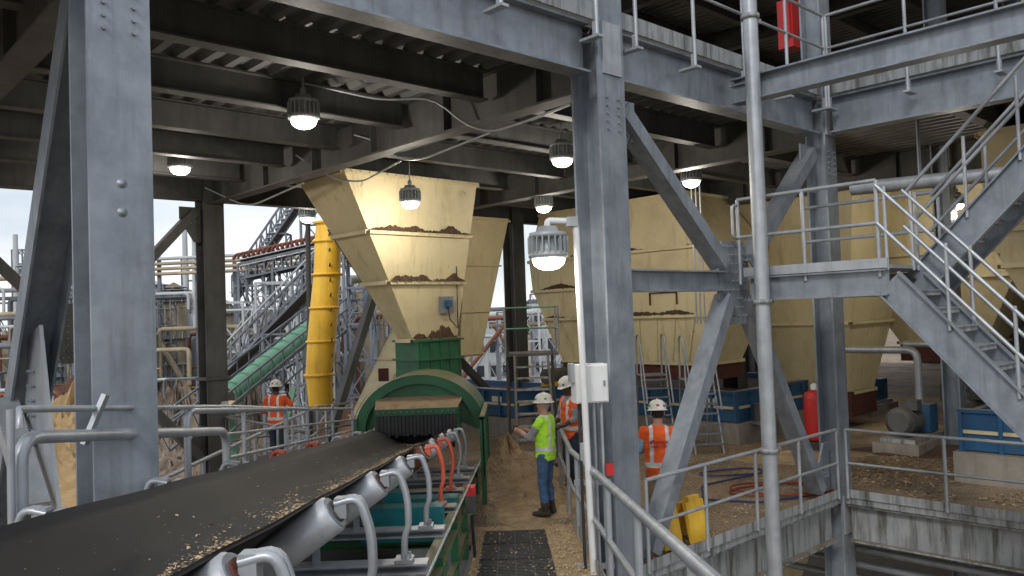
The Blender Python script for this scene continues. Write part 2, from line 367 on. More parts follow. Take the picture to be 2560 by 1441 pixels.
for k in range(9):
    y=PI0+PIT*k
    am=orange if k in(5,6) else galvl
    rm=rust if k in(5,) else roller
    for sg in(1,-1):
        a=cp(XC+sg*.29,y,-.232-.142); b=cp(XC+sg*.72,y,.07-.142)
        d=(b-a).normalized()
        tube(mb,[a,a+d*.01,b-d*.01,b],[.085,.098,.098,.085],rm,24,True)
        tube(mb,[b,b+d*.006],.085,galv,20); tube(mb,[b+d*.006,b+d*.016],.06,rust if k%2 else dsteel,14); tube(mb,[b,b+d*.06],.018,galv,8)
        e=b+d*.045
        pts=bend([e-V((sg*.03,0,-.02)),e+V((sg*.09,0,.05)),e+V((sg*.15,0,-.14)),e+V((sg*.15,0,-.33)),e+V((sg*.12,0,-.40)),cp(XC+sg*.87,y,-.61)],.09,4)
        for dy in(-.018,.018): tube(mb,[p+V((0,dy,0)) for p in pts],.022,am,8)
        box(mb,e,.03,.035,.05,am); box(mb,cp(XC+sg*.87,y,-.60),.06,.07,.012,am); bolts(mb,cp(XC+sg*.9,y,-.59),V((1,0,0)),V((0,1,0)),1,2,.05,.09,ZX,galvs,.014)
    tube(mb,[cp(XC-.23,y+.1,-.375),cp(XC+.23,y+.1,-.375)],.095,roller,16)
    ext(mb,cp(XC-1.0,y,-.65),cp(XC+1.03,y,-.65),secC(.14,.07,.012),galvl if k not in(5,6) else galvs)
    for x in(-.27,.27): ext(mb,cp(XC+x,y,-.62),cp(XC+x,y,-.36),secB(.05,.02),galv,V((0,1,0)))
mb.obj('idlers',CV)
mb=MB()
for x in(XC-1.0,XC+1.0):
    ext(mb,cp(x,.2,-.79),cp(x,14.5,-.79),secC(.09,.20,.015),green)
    ext(mb,cp(x,.2,-1.25),cp(x,14.5,-1.25),secC(.07,.10,.012),green)
    for k in range(8):
        y=1.2+1.83*k
        ext(mb,cp(x,y,-.8),cp(x,y,-1.55 if y<11 else -CZ+.1*y),secB(.08,.08),green,V((0,1,0)))
        ext(mb,cp(x,y,-1.25),cp(x,y+.9,-.8),secB(.05,.05),green,V((1,0,0)))
for k in range(6):
    y=2.1+1.9*k; ext(mb,cp(XC-1,y,-.85),cp(XC+1,y,-.85),secC(.1,.14,.012),green)
box(mb,cp(XC+.62,7.8,-.62),.34,.10,.10,teal); box(mb,cp(XC+.62,7.6,-.74),.38,.2,.04,teal); box(mb,cp(XC+.45,8.2,-.55),.10,.12,.13,teal); box(mb,cp(XC+.6,9.3,-.7),.4,.12,.08,teal)
tube(mb,[cp(XC-.55,.3,-1.12),cp(XC-.55,14,-1.12)],.03,galv); 
for k in range(5): tube(mb,[cp(XC-.62,2+k*2.6,-1.1),cp(XC+.62,2+k*2.6,-1.1)],.07,roller,12)
vs=[cp(XC-.55,0,-1.0),cp(XC+.55,0,-1.0),cp(XC+.55,14.5,-1.0),cp(XC-.55,14.5,-1.0)]
mb.add(vs,[(0,1,2,3)],rubber)
tube(mb,[cp(-.52,.5,-.55),cp(-.52,14,-.55)],.010,galvl)
mb.obj('frame',CV)
mb=MB()
box(mb,cp(-.5,9.6,-.75),.06,.09,.1,dsteel); box(mb,cp(-.5,9.6,-.6),.055,.085,.05,redm); tube(mb,[cp(-.5,9.6,-.9),cp(-.48,9.7,-1.4)],.02,blackm)
mb.obj('pull_cord_switch')
mb=MB()
def chip(p,s,mt=None):
    a=random.uniform(0,6.28); u=V((math.cos(a),math.sin(a),random.uniform(-.3,.3)))*s; w=V((-math.sin(a),math.cos(a),random.uniform(-.4,.4)))*s*random.uniform(.25,.6)
    mb.add([p-u-w,p+u-w,p+u*.8+w,p-u*.7+w],[(0,1,2,3)],mt or chipm)
def beltz(x):
    for (x0,z0),(x1,z1) in zip(sec[:-1],sec[1:]):
        if x0<=x<=x1: return z0+(z1-z0)*(x-x0)/(x1-x0)
    return 0
for i in range(17000):
    r_=random.random(); x=random.gauss(.17,.075) if r_<.72 else (random.gauss(.12,.16) if r_<.97 else random.uniform(-.5,.5))
    if abs(x)>.58: continue
    y=1.2+13*random.random()
    if nz_.noise(V((x*5,y*1.3,0)))<-.12 and r_>.2: continue
    sag=-SG*(1-math.cos((y-PI0)*2*math.pi/PIT)); chip(cp(XC+x,y,beltz(x)+.009+sag),random.choice((.003,.004,.005,.006,.008,.012)))
mb.obj('wood_chips_on_belt')
mb=MB()
for i in range(6000):
    y=random.uniform(1,11.6); x=random.choice((random.uniform(-.5,-.4),random.uniform(.42,.8),random.uniform(.42,.8),random.uniform(-.5,.8))); chip(V((X(x,y),y,1.17-.1*y+.03)),random.uniform(.004,.014))
for i in range(14000):
    t=random.uniform(.1,9);s=random.uniform(.1,9); chip(P(t,s,.008),random.uniform(.006,.022),random.choice((chipm,chipm,chipd)))
for i in range(16000):
    t=random.uniform(5.6,14)**1.0;s=random.uniform(-6.5,1); 
    if nz_.noise(V((t*.8,s*.8,3)))>-.15: chip(P(t,s,.010),random.uniform(.008,.035),random.choice((chipm,chipd,chipd)))
mb.obj('wood_chips_on_floor')
# ---- hood
mb=MB()
hc=V((-1.70,14.35,1.06)); R=1.15; H=.98
arc=[(math.cos(math.pi*k/24)*R,math.sin(math.pi*k/24)*H) for k in range(25)]
n=25; vs=[];
for yy in(0,1.6):
    for x,z in arc: vs.append(hc+V((x,yy,z)))
mb.add(vs,[(i,n+i,n+i+1,i+1) for i in range(n-1)],green,True)
ins=[(x*.84,z*.84) for x,z in arc]
vs=[hc+V((x,0,z)) for x,z in arc]+[hc+V((x,0,z)) for x,z in ins]; mb.add(vs,[(i,i+1,n+i+1,n+i) for i in range(n-1)],green)
vs=[hc+V((x*1.03,-.06,z*1.03)) for x,z in arc]+[hc+V((x*1.03,.02,z*1.03)) for x,z in arc]; mb.add(vs,[(i,i+1,n+i+1,n+i) for i in range(n-1)],green)
vs=[hc+V((x,.12,z)) for x,z in ins]; mb.add(vs+[hc+V((0,.12,.45))],[(i,i+1,25) for i in range(24)],green)
vs=[hc+V((x,0,z)) for x,z in ins]+[hc+V((x,.12,z)) for x,z in ins]; mb.add(vs,[(i,i+1,n+i+1,n+i) for i in range(n-1)],green)
vs=[V((hc.x-.70,13.82,1.50)),V((hc.x+.70,13.82,1.50)),V((hc.x+.78,14.46,1.66)),V((hc.x-.78,14.46,1.66))]; mb.add(vs,[(0,1,2,3)],mulch)
wbox(mb,hc.x-.71,hc.x+.71,13.81,13.85,1.40,1.51,green)
wbox(mb,hc.x-.72,hc.x-.67,13.9,14.5,1.05,1.47,green);wbox(mb,hc.x+.67,hc.x+.72,13.9,14.5,1.05,1.47,green)
for i in range(22):
    x=hc.x-.68+i*.0622; wbox(mb,x,x+.055,13.83+random.uniform(-.014,.012),13.87,1.02+.05*abs(math.sin(i*1.9)),1.41,blackm)
bolts(mb,V((hc.x,13.81,1.46)),V((1,0,0)),ZX,14,1,.1,.1,V((0,-1,0)),galv,.012)
wbox(mb,hc.x-.6,hc.x+.6,14.4,14.45,.75,1.5,blackm)
for i in range(9):
    y=13.2+i*.25; wbox(mb,-.56,-.54,y,y+.02,0.45,1.35,green)
for i in range(10): wbox(mb,-.56,-.54,13.2,15.2,.45+i*.1,.46+i*.1,green)
for y in(13.2,15.2): wbox(mb,-.60,-.52,y,y+.08,0,1.4,green)
wbox(mb,-.60,-.52,13.2,15.3,1.36,1.42,green)
wbox(mb,-2.9,-2.8,14.3,14.4,0,1.3,green)
mb.obj('conveyor_hood')
# ---------------------------------------------------------------- hoppers
def frustum(mb,levels,mat,lip=.06):
    rings=[]
    for z,(x,y),la,lb in levels:
        c=V((x,y,z)); rings.append([c,c+AX*la,c+AX*la+BX*lb,c+BX*lb])
    for a,b in zip(rings[:-1],rings[1:]):
        mb.add(a+b,[(i,4+i,4+(i+1)%4,(i+1)%4) for i in range(4)],mat)
    for j,rg in enumerate(rings):
        ctr=sum(rg,V((0,0,0)))/4
        for i in range(4):
            p,q=rg[i],rg[(i+1)%4]; mid=(p+q)/2; o=(AX if abs((q-p).normalized().dot(BX))>.5 else BX); sgn=1 if (mid-ctr).dot(o)>0 else -1
            ext(mb,p+o*sgn*lip*.5,q+o*sgn*lip*.5,secB(lip,.02),mat)
            ext(mb,p+o*sgn*lip-ZX*.03,q+o*sgn*lip-ZX*.03,secB(.012,.08),mat)
    return rings
def lumps(mb,p,q,out,h=.1,w=.12,n=40,den=.5,mat=mulchd):
    p=V(p);q=V(q); hs=[]
    ph=random.random()*10
    for i in range(n+1):
        f=i/n; v=max(0,math.sin(f*9+ph)+math.sin(f*23+ph*2)*.5+random.uniform(-.25,.25)-1+2*den); hs.append(v*h*.6*min(1,8*f,8*(1-f)))
    vs=[]
    for i,hh in enumerate(hs):
        b=p+(q-p)*i/n; vs+=[b+out*w*(.5+.5*random.random()),b+out*w*.45+ZX*(hh*.8+.004),b+ZX*(hh+.006)+out*.02,b-out*.05]
    fs=[(i*4+k,i*4+k+1,(i+1)*4+k+1,(i+1)*4+k) for i in range(n) for k in range(3)]
    mb.add(vs,fs,mat,False)
mb=MB()
def hl(f): return (lerp(5.85,2.62,f),(lerp(-3.05,-2.03,f),lerp(15.0,16.3,f)),lerp(3.25,1.15,f),lerp(1.7,.5,f))
rg=frustum(mb,[hl(0),hl(.34),hl(.64),hl(1)],beige)
for j in(1,2,3): 
    for rep in range(2): lumps(mb,rg[j][0],rg[j][1],-BX,.14 if j<3 else .2,.12,80,.7)
lumps(mb,rg[3][0]+ZX*.02,rg[3][1]+ZX*.02,-BX,.20,.1,60,.8)
z,(x,y),la,lb=hl(1); c=V((x,y,0))+AX*la/2+BX*lb/2
box(mb,c+ZX*2.1,la/2-.03,lb/2+.15,.50,green,AX,BX)
for zz in(1.62,2.2,2.58): box(mb,c+ZX*zz,la/2+.02,lb/2+.2,.02,green,AX,BX)
for k in range(5): box(mb,c+AX*(-.5+.25*k)-BX*(lb/2+.16)+ZX*2.05,.012,.02,.5,green,AX,BX)
for j in(0,1,2):
    L=(rg[j][1]-rg[j][0]).length; bolts(mb,(rg[j][0]+rg[j][1])/2-BX*.07-ZX*.03,AX,ZX,int(L/.2),1,.2,.1,-BX,beige,.012)
fc=lambda f,g:lerp(lerp(rg[2][0],rg[3][0],f),lerp(rg[2][1],rg[3][1],f),g)
cc=fc(.42,.72)-BX*.06
box(mb,cc,.17,.03,.17,galv,AX,BX); box(mb,cc-BX*.06+ZX*.02,.07,.05,.07,blue,AX,BX)
tube(mb,[cc-BX*.05,cc-BX*.1-ZX*.3,cc+AX*.25-BX*.05-ZX*.5,cc+AX*.3+ZX*.8],.012,blackm)
for g in(.12,.88):
    p=lerp(rg[0][0],rg[0][1],g)-ZX*.25+BX*.05; lathe(mb,[(.03,-.03),(.07,-.03),(.07,.03),(.03,.03)],p,beige,12,M=Matrix.Rotation(math.pi/2,3,'X'))
mb.obj('feed_hopper')
mb=MB()
def duct(p0,p1,w0,w1,mat,dep=.5):
    p0=V(p0);p1=V(p1); vs=[]
    for p,w in((p0,w0),(p1,w1)):
        for a,b in((-1,-1),(1,-1),(1,1),(-1,1)): vs.append(p+AX*a*w/2+BX*b*dep)
    mb.add(vs,[(0,4,5,1),(1,5,6,2),(2,6,7,3),(3,7,4,0),(4,7,6,5),(0,1,2,3)],mat)
    for f in(.02,.35,.68,.98):
        c=lerp(p0,p1,f); w=lerp(w0,w1,f); box(mb,c,w/2+.05,dep+.05,.02,mat,AX,BX)
duct((-.95,21.5,5.6),(-1.5,21.3,2.0),1.5,.7,beige,dep=.55)
duct((-1.3,21.4,5.0),(-3.35,19.2,.7),1.1,.75,beige,dep=.5)
box(mb,(-3.05,18.9,1.75),.12,.02,.15,rust)
mb.obj('transfer_chute')
mb=MB()
rg=frustum(mb,[(5.85,(4.2,19.4),1.9,4.9),(4.55,(4.75,18.8),2.2,6.2),(3.7,(4.75,18.8),2.2,6.1),(2.9,(4.7,18.85),2.1,5.6),(1.75,(4.5,19.2),1.6,4.6)],beige,.08)
for j in(1,2,3): lumps(mb,rg[j][0],rg[j][3],-AX,.14,.12,90,.6)
for i in range(4): ext(mb,rg[4][i]-ZX*.22,rg[4][(i+1)%4]-ZX*.22,secB(.04,.42),rust)
for k in range(11): ext(mb,lerp(rg[3][0],rg[3][3],k/10)-AX*.02,lerp(rg[4][0],rg[4][3],k/10)-AX*.02,secB(.03,.03),beige,AX)
p=lerp(rg[2][0],rg[2][3],.25)-AX*.03-ZX*.25
for a,b in(((-.4,0),(.4,0)),((-.4,-.3),(-.4,0)),((.4,-.3),(.4,0))): ext(mb,p+BX*a[0]+ZX*a[1],p+BX*b[0]+ZX*b[1],secB(.03,.03),rust,AX)
mb.obj('screen_hopper')
mb=MB()
rg=frustum(mb,[(5.85,(7.9,18.6),3.3,3.2),(3.6,(7.9,18.9),2.6,3.0),(2.6,(7.9,19.1),2.4,2.8),(.9,(8.1,19.7),1.3,1.6)],beige,.08)
box(mb,V((8.1,19.7,.6))+AX*.6+BX*.8,.7,.85,.3,rust,AX,BX)
mb.obj('screen_hopper')
def hop(name,t,s,la=3.4,lb=3.8,zt=5.85,zm=4.2,zb=2.0,k=.5):
    global mb
    mb=MB(); frustum(mb,[(zt,tuple(P(t,s,0)[:2]),la,lb),(zm,tuple(P(t,s,0)[:2]),la,lb),(zm-.6,tuple(P(t+.1,s+.1,0)[:2]),la-.3,lb-.3),(zb,tuple(P(t+la*k/2,s+lb*k/2,0)[:2]),la*(1-k),lb*(1-k))],beige,.08)
    box(mb,P(t+la/2,s+lb/2,zb-.25),la*(1-k)/2,lb*(1-k)/2,.24,rust,AX,BX); mb.obj(name)
hop('screen_hopper',8.0,-5.4,3.4,3.8,5.85,4.2,1.7)
hop('screen_hopper',13.4,-6,3.4,3.8); hop('screen_hopper',13.5,-.6,3.4,4); hop('screen_hopper',19,-5,4,4); hop('screen_hopper',19,1,4,4); hop('screen_hopper',25,-4,4,4); hop('screen_hopper',25,2,4,4)
mb=MB()
frustum(mb,[(11.6,tuple(P(8.2,-5.1,0)[:2]),3.6,3.6),(9.4,tuple(P(8.2,-4.9,0)[:2]),3.2,3.2),(7.4,tuple(P(8.9,-4.2,0)[:2]),1.8,1.8)],beige,.08)
mb.obj('upper_hopper')
# pump skids and drives on the floor beyond
def skid(t,s):
    m=MB(); bbox(m,t-.9,t+.9,s-.45,s+.45,0,.22,conc); bbox(m,t-.8,t+.8,s-.35,s+.35,.22,.3,galvs)
    c=P(t-.35,s,.62); tube(m,[c-AX*.35,c-AX*.3,c+AX*.3,c+AX*.35],[.2,.27,.27,.2],dsteel,18)
    for k in range(8): tube(m,[c+AX*(-.28+.08*k),c+AX*(-.25+.08*k)],.29,dsteel,16)
    c=P(t+.45,s,.6); tube(m,[c-AX*.4,c-AX*.1],.07,galv,10); box(m,c+AX*.05,.22,.25,.28,blue,AX,BX); tube(m,bend([c+ZX*.2,c+ZX*1.4,c+ZX*1.4+BX*1.6],.2),.08,galvl,10)
    box(m,P(t-.35,s-.2,.95),.12,.1,.1,dsteel,AX,BX); m.obj('motor_drive_skid')
for t,s in((12.6,.2),(10.2,.6),(16.8,-1.8),(15.5,3.8),(18,-5.6)): skid(t,s)
# ---------------------------------------------------------------- vibrating screens
def screen(name,t0,t1,s0,s1,zb=.45):
    m=MB()
    bbox(m,t0-.15,t1+.1,s0-.15,s1+.1,0.0,zb,conc)
    bbox(m,t0,t1,s0,s0+.12,zb+.02,zb+.65,blue); bbox(m,t0,t1,s1-.12,s1,zb+.02,zb+.65,blue)
    bbox(m,t0,t0+.12,s0+.121,s1-.121,zb+.021,zb+.649,blue); bbox(m,t1-.12,t1,s0+.121,s1-.121,zb+.021,zb+.649,blue)
    bbox(m,t0+.13,t1-.13,s0+.13,s1-.13,zb+.3,zb+.5,mulchd)
    bbox(m,t0-.05,t1+.05,s0-.05,s0+.16,zb+.65,zb+.70,blue); bbox(m,t0-.05,t0+.16,s0+.161,s1+.05,zb+.65,zb+.70,blue)
    bbox(m,t0-.03,t1+.03,s0-.03,s0-.001,zb+.30,zb+.36,beige); bbox(m,t0-.03,t0-.001,s0-.03,s1,zb+.30,zb+.36,beige)
    k=int((s1-s0)/.6)
    for i in range(k+1): bbox(m,t0-.06,t0-.002,s0+i*(s1-s0)/k-.03,s0+i*(s1-s0)/k+.03,zb,zb+.64,blue)
    k=int((t1-t0)/.6)
    for i in range(k+1): bbox(m,t0+i*(t1-t0)/k-.03,t0+i*(t1-t0)/k+.03,s0-.06,s0-.002,zb,zb+.64,blue)
    for t in(t0+.5,t1-.5):
        c=P(t,s0-.25,zb+.2); lathe(m,[(.11,-.2),(.11,.2)],c,dsteel,12); box(m,c-ZX*.22,.16,.16,.03,galv,AX,BX)
    c=P(t1-.8,s0+.1,zb+.95); tube(m,[c-AX*.35,c+AX*.35],.2,dsteel,14); tube(m,[c+AX*.35,c+AX*.5],.06,galv,10); box(m,c-ZX*.2,.3,.22,.06,yellow,AX,BX)
    box(m,P(t0-.03,s0+.7,zb+.45),.015,.18,.07,white,AX,BX)
    return m.obj(name)
def tw(x,y):
    d=V((x,y,0))-C1; return d.dot(AX),d.dot(BX)
t,s=tw(4.9,18.2); screen('vibrating_screen',t,t+5.4,s,s+6)
t,s=tw(1.2,19.8); screen('vibrating_screen',t-.5,t+1.8,s+1.2,s+6)
screen('vibrating_screen',7.6,12.5,-6,-1.2,.5); screen('vibrating_screen',13.2,18,-6.5,-2.8,.5); screen('vibrating_screen',19,24,-5,3,.5)
def ladder(name,base,face,w=.55,h=1.7):
    m=MB(); sd=face.cross(ZX).normalized()
    for sg in(-1,1):
        b=base+sd*sg*w/2
        tube(m,bend([b,b+face*.75+ZX*h,b+face*.78+ZX*(h+.95),b+face*1.3+ZX*(h+.95),b+face*1.32+ZX*h],.2),.022,galvl)
        tube(m,[b+face*.75+ZX*h,b+face*1.32+ZX*h,b+face*1.5],.022,galvl)
        tube(m,[b+face*.02+ZX*.9,b+face*.7+ZX*(h+.75)],.018,galvl)
    for i in range(1,8):
        p=base+face*.75*i/7.5+ZX*h*i/7.5; box(m,p,w/2,.08,.015,galv,sd,face)
    box(m,base+face*1.03+ZX*h,w/2,.3,.02,galv,sd,face)
    return m.obj(name)
ladder('access_ladder',V((4.0,17.0,0)),AX*.5+BX*.6,.6,1.5)
ladder('access_ladder',V((3.3,18.6,0)),AX*.5+BX*.6,.6,1.5)
mb=MB()
for x in(-.15,.85):
    for y in(17.2,18.4): tube(mb,[(x-.0,y,0),(x,y,2.3 if y>18 else 1.2)],.03,dsteel)
for x in(0.0,.75): ext(mb,(x,16.0,0.05),(x,18.3,2.1),secB(.05,.18),dsteel)
for i in range(1,9): box(mb,(.375,16.0+2.3*i/9,.05+2.05*i/9),.36,.12,.015,galvs)
wbox(mb,-.2,1.0,18.2,19.4,2.1,2.16,dsteel)
for x in(-.2,1.0):
    for h in(.55,1.05): tube(mb,[(x,18.2,2.15+h),(x,19.4,2.15+h)],.022,galvs)
    for y in(18.2,19.4): tube(mb,[(x,y,2.1),(x,y,3.2)],.022,galvs)
    ext(mb,(x*.9,18.3,0),(x*.9,19.3,2.1),secB(.05,.05),dsteel)
for h in(.55,1.05): tube(mb,[(-.2,19.4,2.15+h),(1.0,19.4,2.15+h)],.022,lgreen)
for y in(18.25,19.35):
    for x in(-.2,1.0): ext(mb,(x,y,0),(x,y,2.1),secB(.07,.07),dsteel)
mb.obj('access_stairs')
# ---------------------------------------------------------------- walkway
mb=MB()
def wz(y): return 1.17-.1*y
def wq(x0,x1,y0,y1,dz,th,mat):
    vs=[V((X(x,y),y,wz(y)+dz+k)) for k in(0,-th) for x,y in((x0,y0),(x1,y0),(x1,y1),(x0,y1))]
    mb.add(vs,[(0,1,2,3),(7,6,5,4),(0,4,5,1),(1,5,6,2),(2,6,7,3),(3,7,4,0)],mat)
wq(-.52,.85,0,11.75,0,.06,mulch)
for y0,y1 in ((1.2,3.0),(3.1,4.9),(5.0,6.8),(6.9,8.3),(8.36,9.3),(9.36,10.3),(10.36,11.4)):
    wq(-.42,.42,y0,y1,.012,.01,blackm)
    y=y0+.04
    while y<y1-.04:
        wq(-.41,.41,y,y+.028,.028,.014,blackm); y+=.075
    for xx in(-.2,0,.2): wq(xx-.01,xx+.01,y0,y1,.024,.01,blackm)
for x in(-.52,.86): ext(mb,(X(x,0),0,wz(0)-.12),(X(x,11.7),11.7,wz(11.7)-.12),secC(.07,.22),galv)
wbox(mb,-1.0,.95,11.0,11.8,-.02,.006,mulch)
mb.obj('walkway')
m=MB(); r=.037
def rp(y,h): 
    yy=min(y,11.7); return V((X(.84,y),y,wz(yy)+h))
yl=[1.4,3,5,7,9,10.5,11.7,13.0,14.4]
tube(m,[rp(y,1.07) for y in yl],r,galvl,12); tube(m,[rp(y,.56) for y in yl],.03,galvl,10)
for y in(2.2,3.9,5.6,7.3,9.0,10.7,12.4,14.4): tube(m,[rp(y,-.1),rp(y,1.07)],.03,galvl,10)
for y in(9.3,11.2): tube(m,[rp(y,-.1)+V((.07,0,0)),rp(y,1.0)+V((.07,0,0))],.028,galvl,10)
ext(m,rp(1.4,.09),rp(11.7,.09),secB(.012,.14),galvs)
m.obj('walkway_handrail')
m=MB()
def lp(y,h): return V((X(-2.62,y),y,2.07-.1*y+h))
tube(m,bend([lp(4.35,-.6),lp(4.35,.85),lp(7.5,.75),lp(7.5,-.6)],.16,5),.038,galvl,12)
tube(m,[lp(4.35,.9),lp(4.35,1.0),lp(7.6,.97),lp(10.5,.9),lp(13.5,.86)],.020,galvl,10)
tube(m,[lp(4.27,-.6),lp(4.27,1.0)],.020,galvl,8)
tube(m,bend([lp(6.6,.3),lp(6.6,.95),lp(9.5,.92),lp(9.5,.2)],.12),.028,galvl,10)
for y in(8.0,10.5,12,13.5): tube(m,[lp(y,-1.0),lp(y,.95)],.022,galvl,8)
tube(m,[lp(7.5,.5),lp(13.5,.5)],.018,galvl,8); tube(m,[lp(7.5,.72),lp(13.5,.68)],.014,galvl,8)
b0=lp(5.1,.8); ext(m,b0+V((-.05,0,-.03)),b0+V((.05,.08,.27)),secC(.03,.06,.008),galvl,V((0,1,0))); 
m.obj('conveyor_guard_rail')
m=MB(); wbox(m,-3.9,-2.7,7.5,16,.35,.42,galv)
for y in (8,10,12,14,15.8): tube(m,[(-3.85,y,.3),(-3.85,y,1.4)],.025,galvl)
tube(m,[(-3.85,8,1.4),(-3.85,15.8,1.4)],.025,galvl);tube(m,[(-3.85,8,.9),(-3.85,15.8,.9)],.02,galvl)
ext(m,(-3.9,7.5,.25),(-3.9,16,.25),secC(.07,.2),galv)
m.obj('side_platform')
railing('guard_railing',[P(.1,7.2,0),P(.1,W-.3,0),P(5,W-.3,0)],step=1.3,mat=galvs)
# ---------------------------------------------------------------- lamps
def lamp(name,x,y,z,top,sc=1.0,E=60,arm=None):
    m=MB(); c=V((x,y,z)); s=sc
    lathe(m,[(.02*s,.36*s),(.10*s,.35*s),(.115*s,.30*s),(.19*s,.285*s),(.20*s,.24*s),(.15*s,.23*s),(.16*s,.10*s),(.205*s,.07*s),(.205*s,.03*s),(.17*s,.02*s)],c,lampb,24)
    for k in range(20):
        a=2*math.pi*k/20; u=V((math.cos(a),math.sin(a),0)); box(m,c+u*.175*s+ZX*.155*s,.035*s,.006*s,.085*s,lampb,u,V((-u.y,u.x,0)))
    lathe(m,[(.17*s,.03*s),(.168*s,-.01*s),(.15*s,-.05*s),(.10*s,-.085*s),(.04*s,-.10*s),(.005,-.102*s)],c,lens,24)
    if arm is None:
        tube(m,[c+ZX*.35*s,c+ZX*(top-z)],.012,galvl,6)
        lathe(m,[(.03,.34*s),(.04,.42*s),(.02,.46*s)],c,lampb,10)
    o=m.obj(name)
    ld=bpy.data.lights.new('bulb','POINT'); ld.energy=E; ld.shadow_soft_size=.14; ld.color=(1,.92,.80)
    lo=bpy.data.objects.new('bulb',ld); lo.location=c-ZX*.24*s; COL.objects.link(lo); lo.parent=o
    return o
for (x,Y,z,sc,E) in ((-2.66,10.6,5.68,1,70),(-5.80,14.3,5.82,1,60),(-1.80,14.75,5.13,.95,110),(.90,13.3,5.54,1,70),(.77,18,5.38,1,80),(3.62,16,5.53,1,90),(-5.0,20,5.58,1,30),(8.2,22,6.0,1,90),(12.0,25,6.0,1,90),(9.4,17,5.0,.8,80)):
    lamp('pendant_lamp',x,Y,z,6.27,sc,E)
x,z=.394,3.6; lo=lamp('pole_lamp',x,8.5,z,0,1.02,25,arm=1)
m=MB(); tube(m,bend([(x,8.5,z+.34),(x+.0,8.5,z+.42),(x+.30,8.52,z+.40),(x+.34,8.55,1.0),(x+.36,8.55,-.1)],.08),.035,white,10)
box(m,(x+.26,8.52,z+.40),.06,.05,.05,lampb); m.obj('pole',lo)
m=MB()
for l,r_ in (([(-2.9,10.8,6.3),(-1.68,11,6.03),(-1.0,11,6.05),(-.55,10.9,5.63),(-.20,10.8,5.49),(.32,10.4,5.55),(.79,9.8,5.58)],.018),
    ([(-2.42,12.8,5.98),(-2.1,12.8,5.88),(-1.68,12.7,5.53),(-1.30,12.5,5.5),(-.22,11.2,5.58)],.016),
    ([(-3.72,14.2,5.98),(-3.14,14.6,5.59),(-2.6,14.4,5.5),(-1.69,12.8,5.54)],.016),
    ([(-6.3,16.8,5.9),(-5.5,16.6,5.5),(-5.1,16.2,5.42),(-3.8,15,5.62)],.018)):
    tube(m,bend(l,.25,3),r_,galvl,6)
for k in range(3): tube(m,[(3.95+.09*k,17.5,5.7),(3.95+.09*k,17.5,2.7)],.02,galvl,6)
m.obj('electrical_conduit')
m=MB()
c=V((.80,8.80,2.28)); ux=V((.97,.24,0)); uy=V((-.24,.97,0))
box(m,c,.18,.09,.205,white,ux,uy); box(m,c-uy*.097,.165,.007,.19,white,ux,uy); box(m,c-uy*.11+ux*.13,.01,.006,.03,galv,ux,uy)
box(m,c-ux*.2+ZX*.12,.025,.05,.1,galvl,ux,uy)
for k,x in enumerate((.68,.76,.84,.92)): tube(m,[(x,8.83,2.1),(x,8.83,.9-.1*k),(x+.02,8.9,-1.2)],.018,blackm if k<1 else galvl,8)
for zz in(1.2,.3,-.2): box(m,(.8,8.87,zz),.2,.015,.03,galvl)
box(m,(.72,8.78,1.55),.05,.05,.09,galvs); box(m,(.98,8.78,1.35),.04,.03,.06,redm)
m.obj('electrical_box')
# ---------------------------------------------------------------- misc floor objects
m=MB(); q=V((6.22,17.0,0)); lathe(m,[(.05,0),(.22,.02),(.22,.08),(.22,.85),(.20,.98),(.10,1.05),(.05,1.06)],q+ZX*.2,redm,18); box(m,q+ZX*.1,.25,.25,.10,dsteel); lathe(m,[(.07,0),(.07,.1),(.02,.14)],q+ZX*1.26,white,10)
for sg in(-1,1): lathe(m,[(.03,-.02),(.14,-.02),(.14,.02),(.03,.02)],q+V((sg*.24,0,.14)),blackm,14,M=Matrix.Rotation(math.pi/2,3,'Y'))
tube(m,bend([q+ZX*1.3,q+V((.28,-.1,1.2)),q+V((.26,-.1,.6)),q+V((.1,-.24,.5))],.1),.018,blackm,6)
m.obj('red_fire_extinguisher')
m=MB(); x,z=5.0,7.95; box(m,(x,14,z-.05),.17,.14,.42,redm,AX,BX); box(m,(x-.02,13.86,z),.12,.02,.3,redm,AX,BX); m.obj('fire_extinguisher_cabinet')
m=MB()
for t,s in((1.32,.22),(1.78,.12)):
    c=P(t,s,.27); box(m,c,.19,.03,.26,yellow,AX,BX,(ZX+BX*.2).normalized()); box(m,c+BX*.06+ZX*.28,.12,.035,.04,yellow,AX,BX); box(m,c+BX*.22,.19,.02,.26,yellow,AX,BX,(ZX-BX*.3).normalized())
m.obj('yellow_floor_stand')
def coil(name,c,mat,n=3,r=.7,path=None):
    m=MB(); pts=[]
    for i in range(n*16):
        a=i*2*math.pi/16; rr=r*(1+.22*math.sin(i*.9)+.01*i/4); pts.append((c[0]+math.cos(a)*rr*1.5+.1*math.sin(i*.37),c[1]+math.sin(a)*rr,.03+.015*(i/16)))
    if path: pts+=path
    tube(m,bend(pts,.15,2),.016,mat,6); return m.obj(name)
coil('red_hose',(4.3,13.4),hoseR,2,.5,[(5.2,14.0,.03),(5.8,15.2,.03),(4.9,16.4,.03),(6.4,16.9,.03)])
coil('blue_hose',(3.9,14.9),hoseB,1,.35,[(3.1,13.9,.03),(2.9,12.9,.03),(3.7,12.6,.03),(4.8,13.0,.03)])
m=MB(); bbox(m,3,9,3.2,6.5,7.2,7.9,blue); bbox(m,3.1,8.9,3.1,3.19,7.5,7.55,beige)
for t in(3.2,5,7,8.6): bbox(m,t,t+.15,3.08,3.18,6.5,7.9,blue)
bbox(m,8.0,12,-4.8,-1.4,6.9,7.3,blue)
for t in (3.5,6): 
    for dz in(.5,1,): tube(m,[P(t,3,7.4+dz),P(t+1.5,3,7.4+dz)],.025,galv)
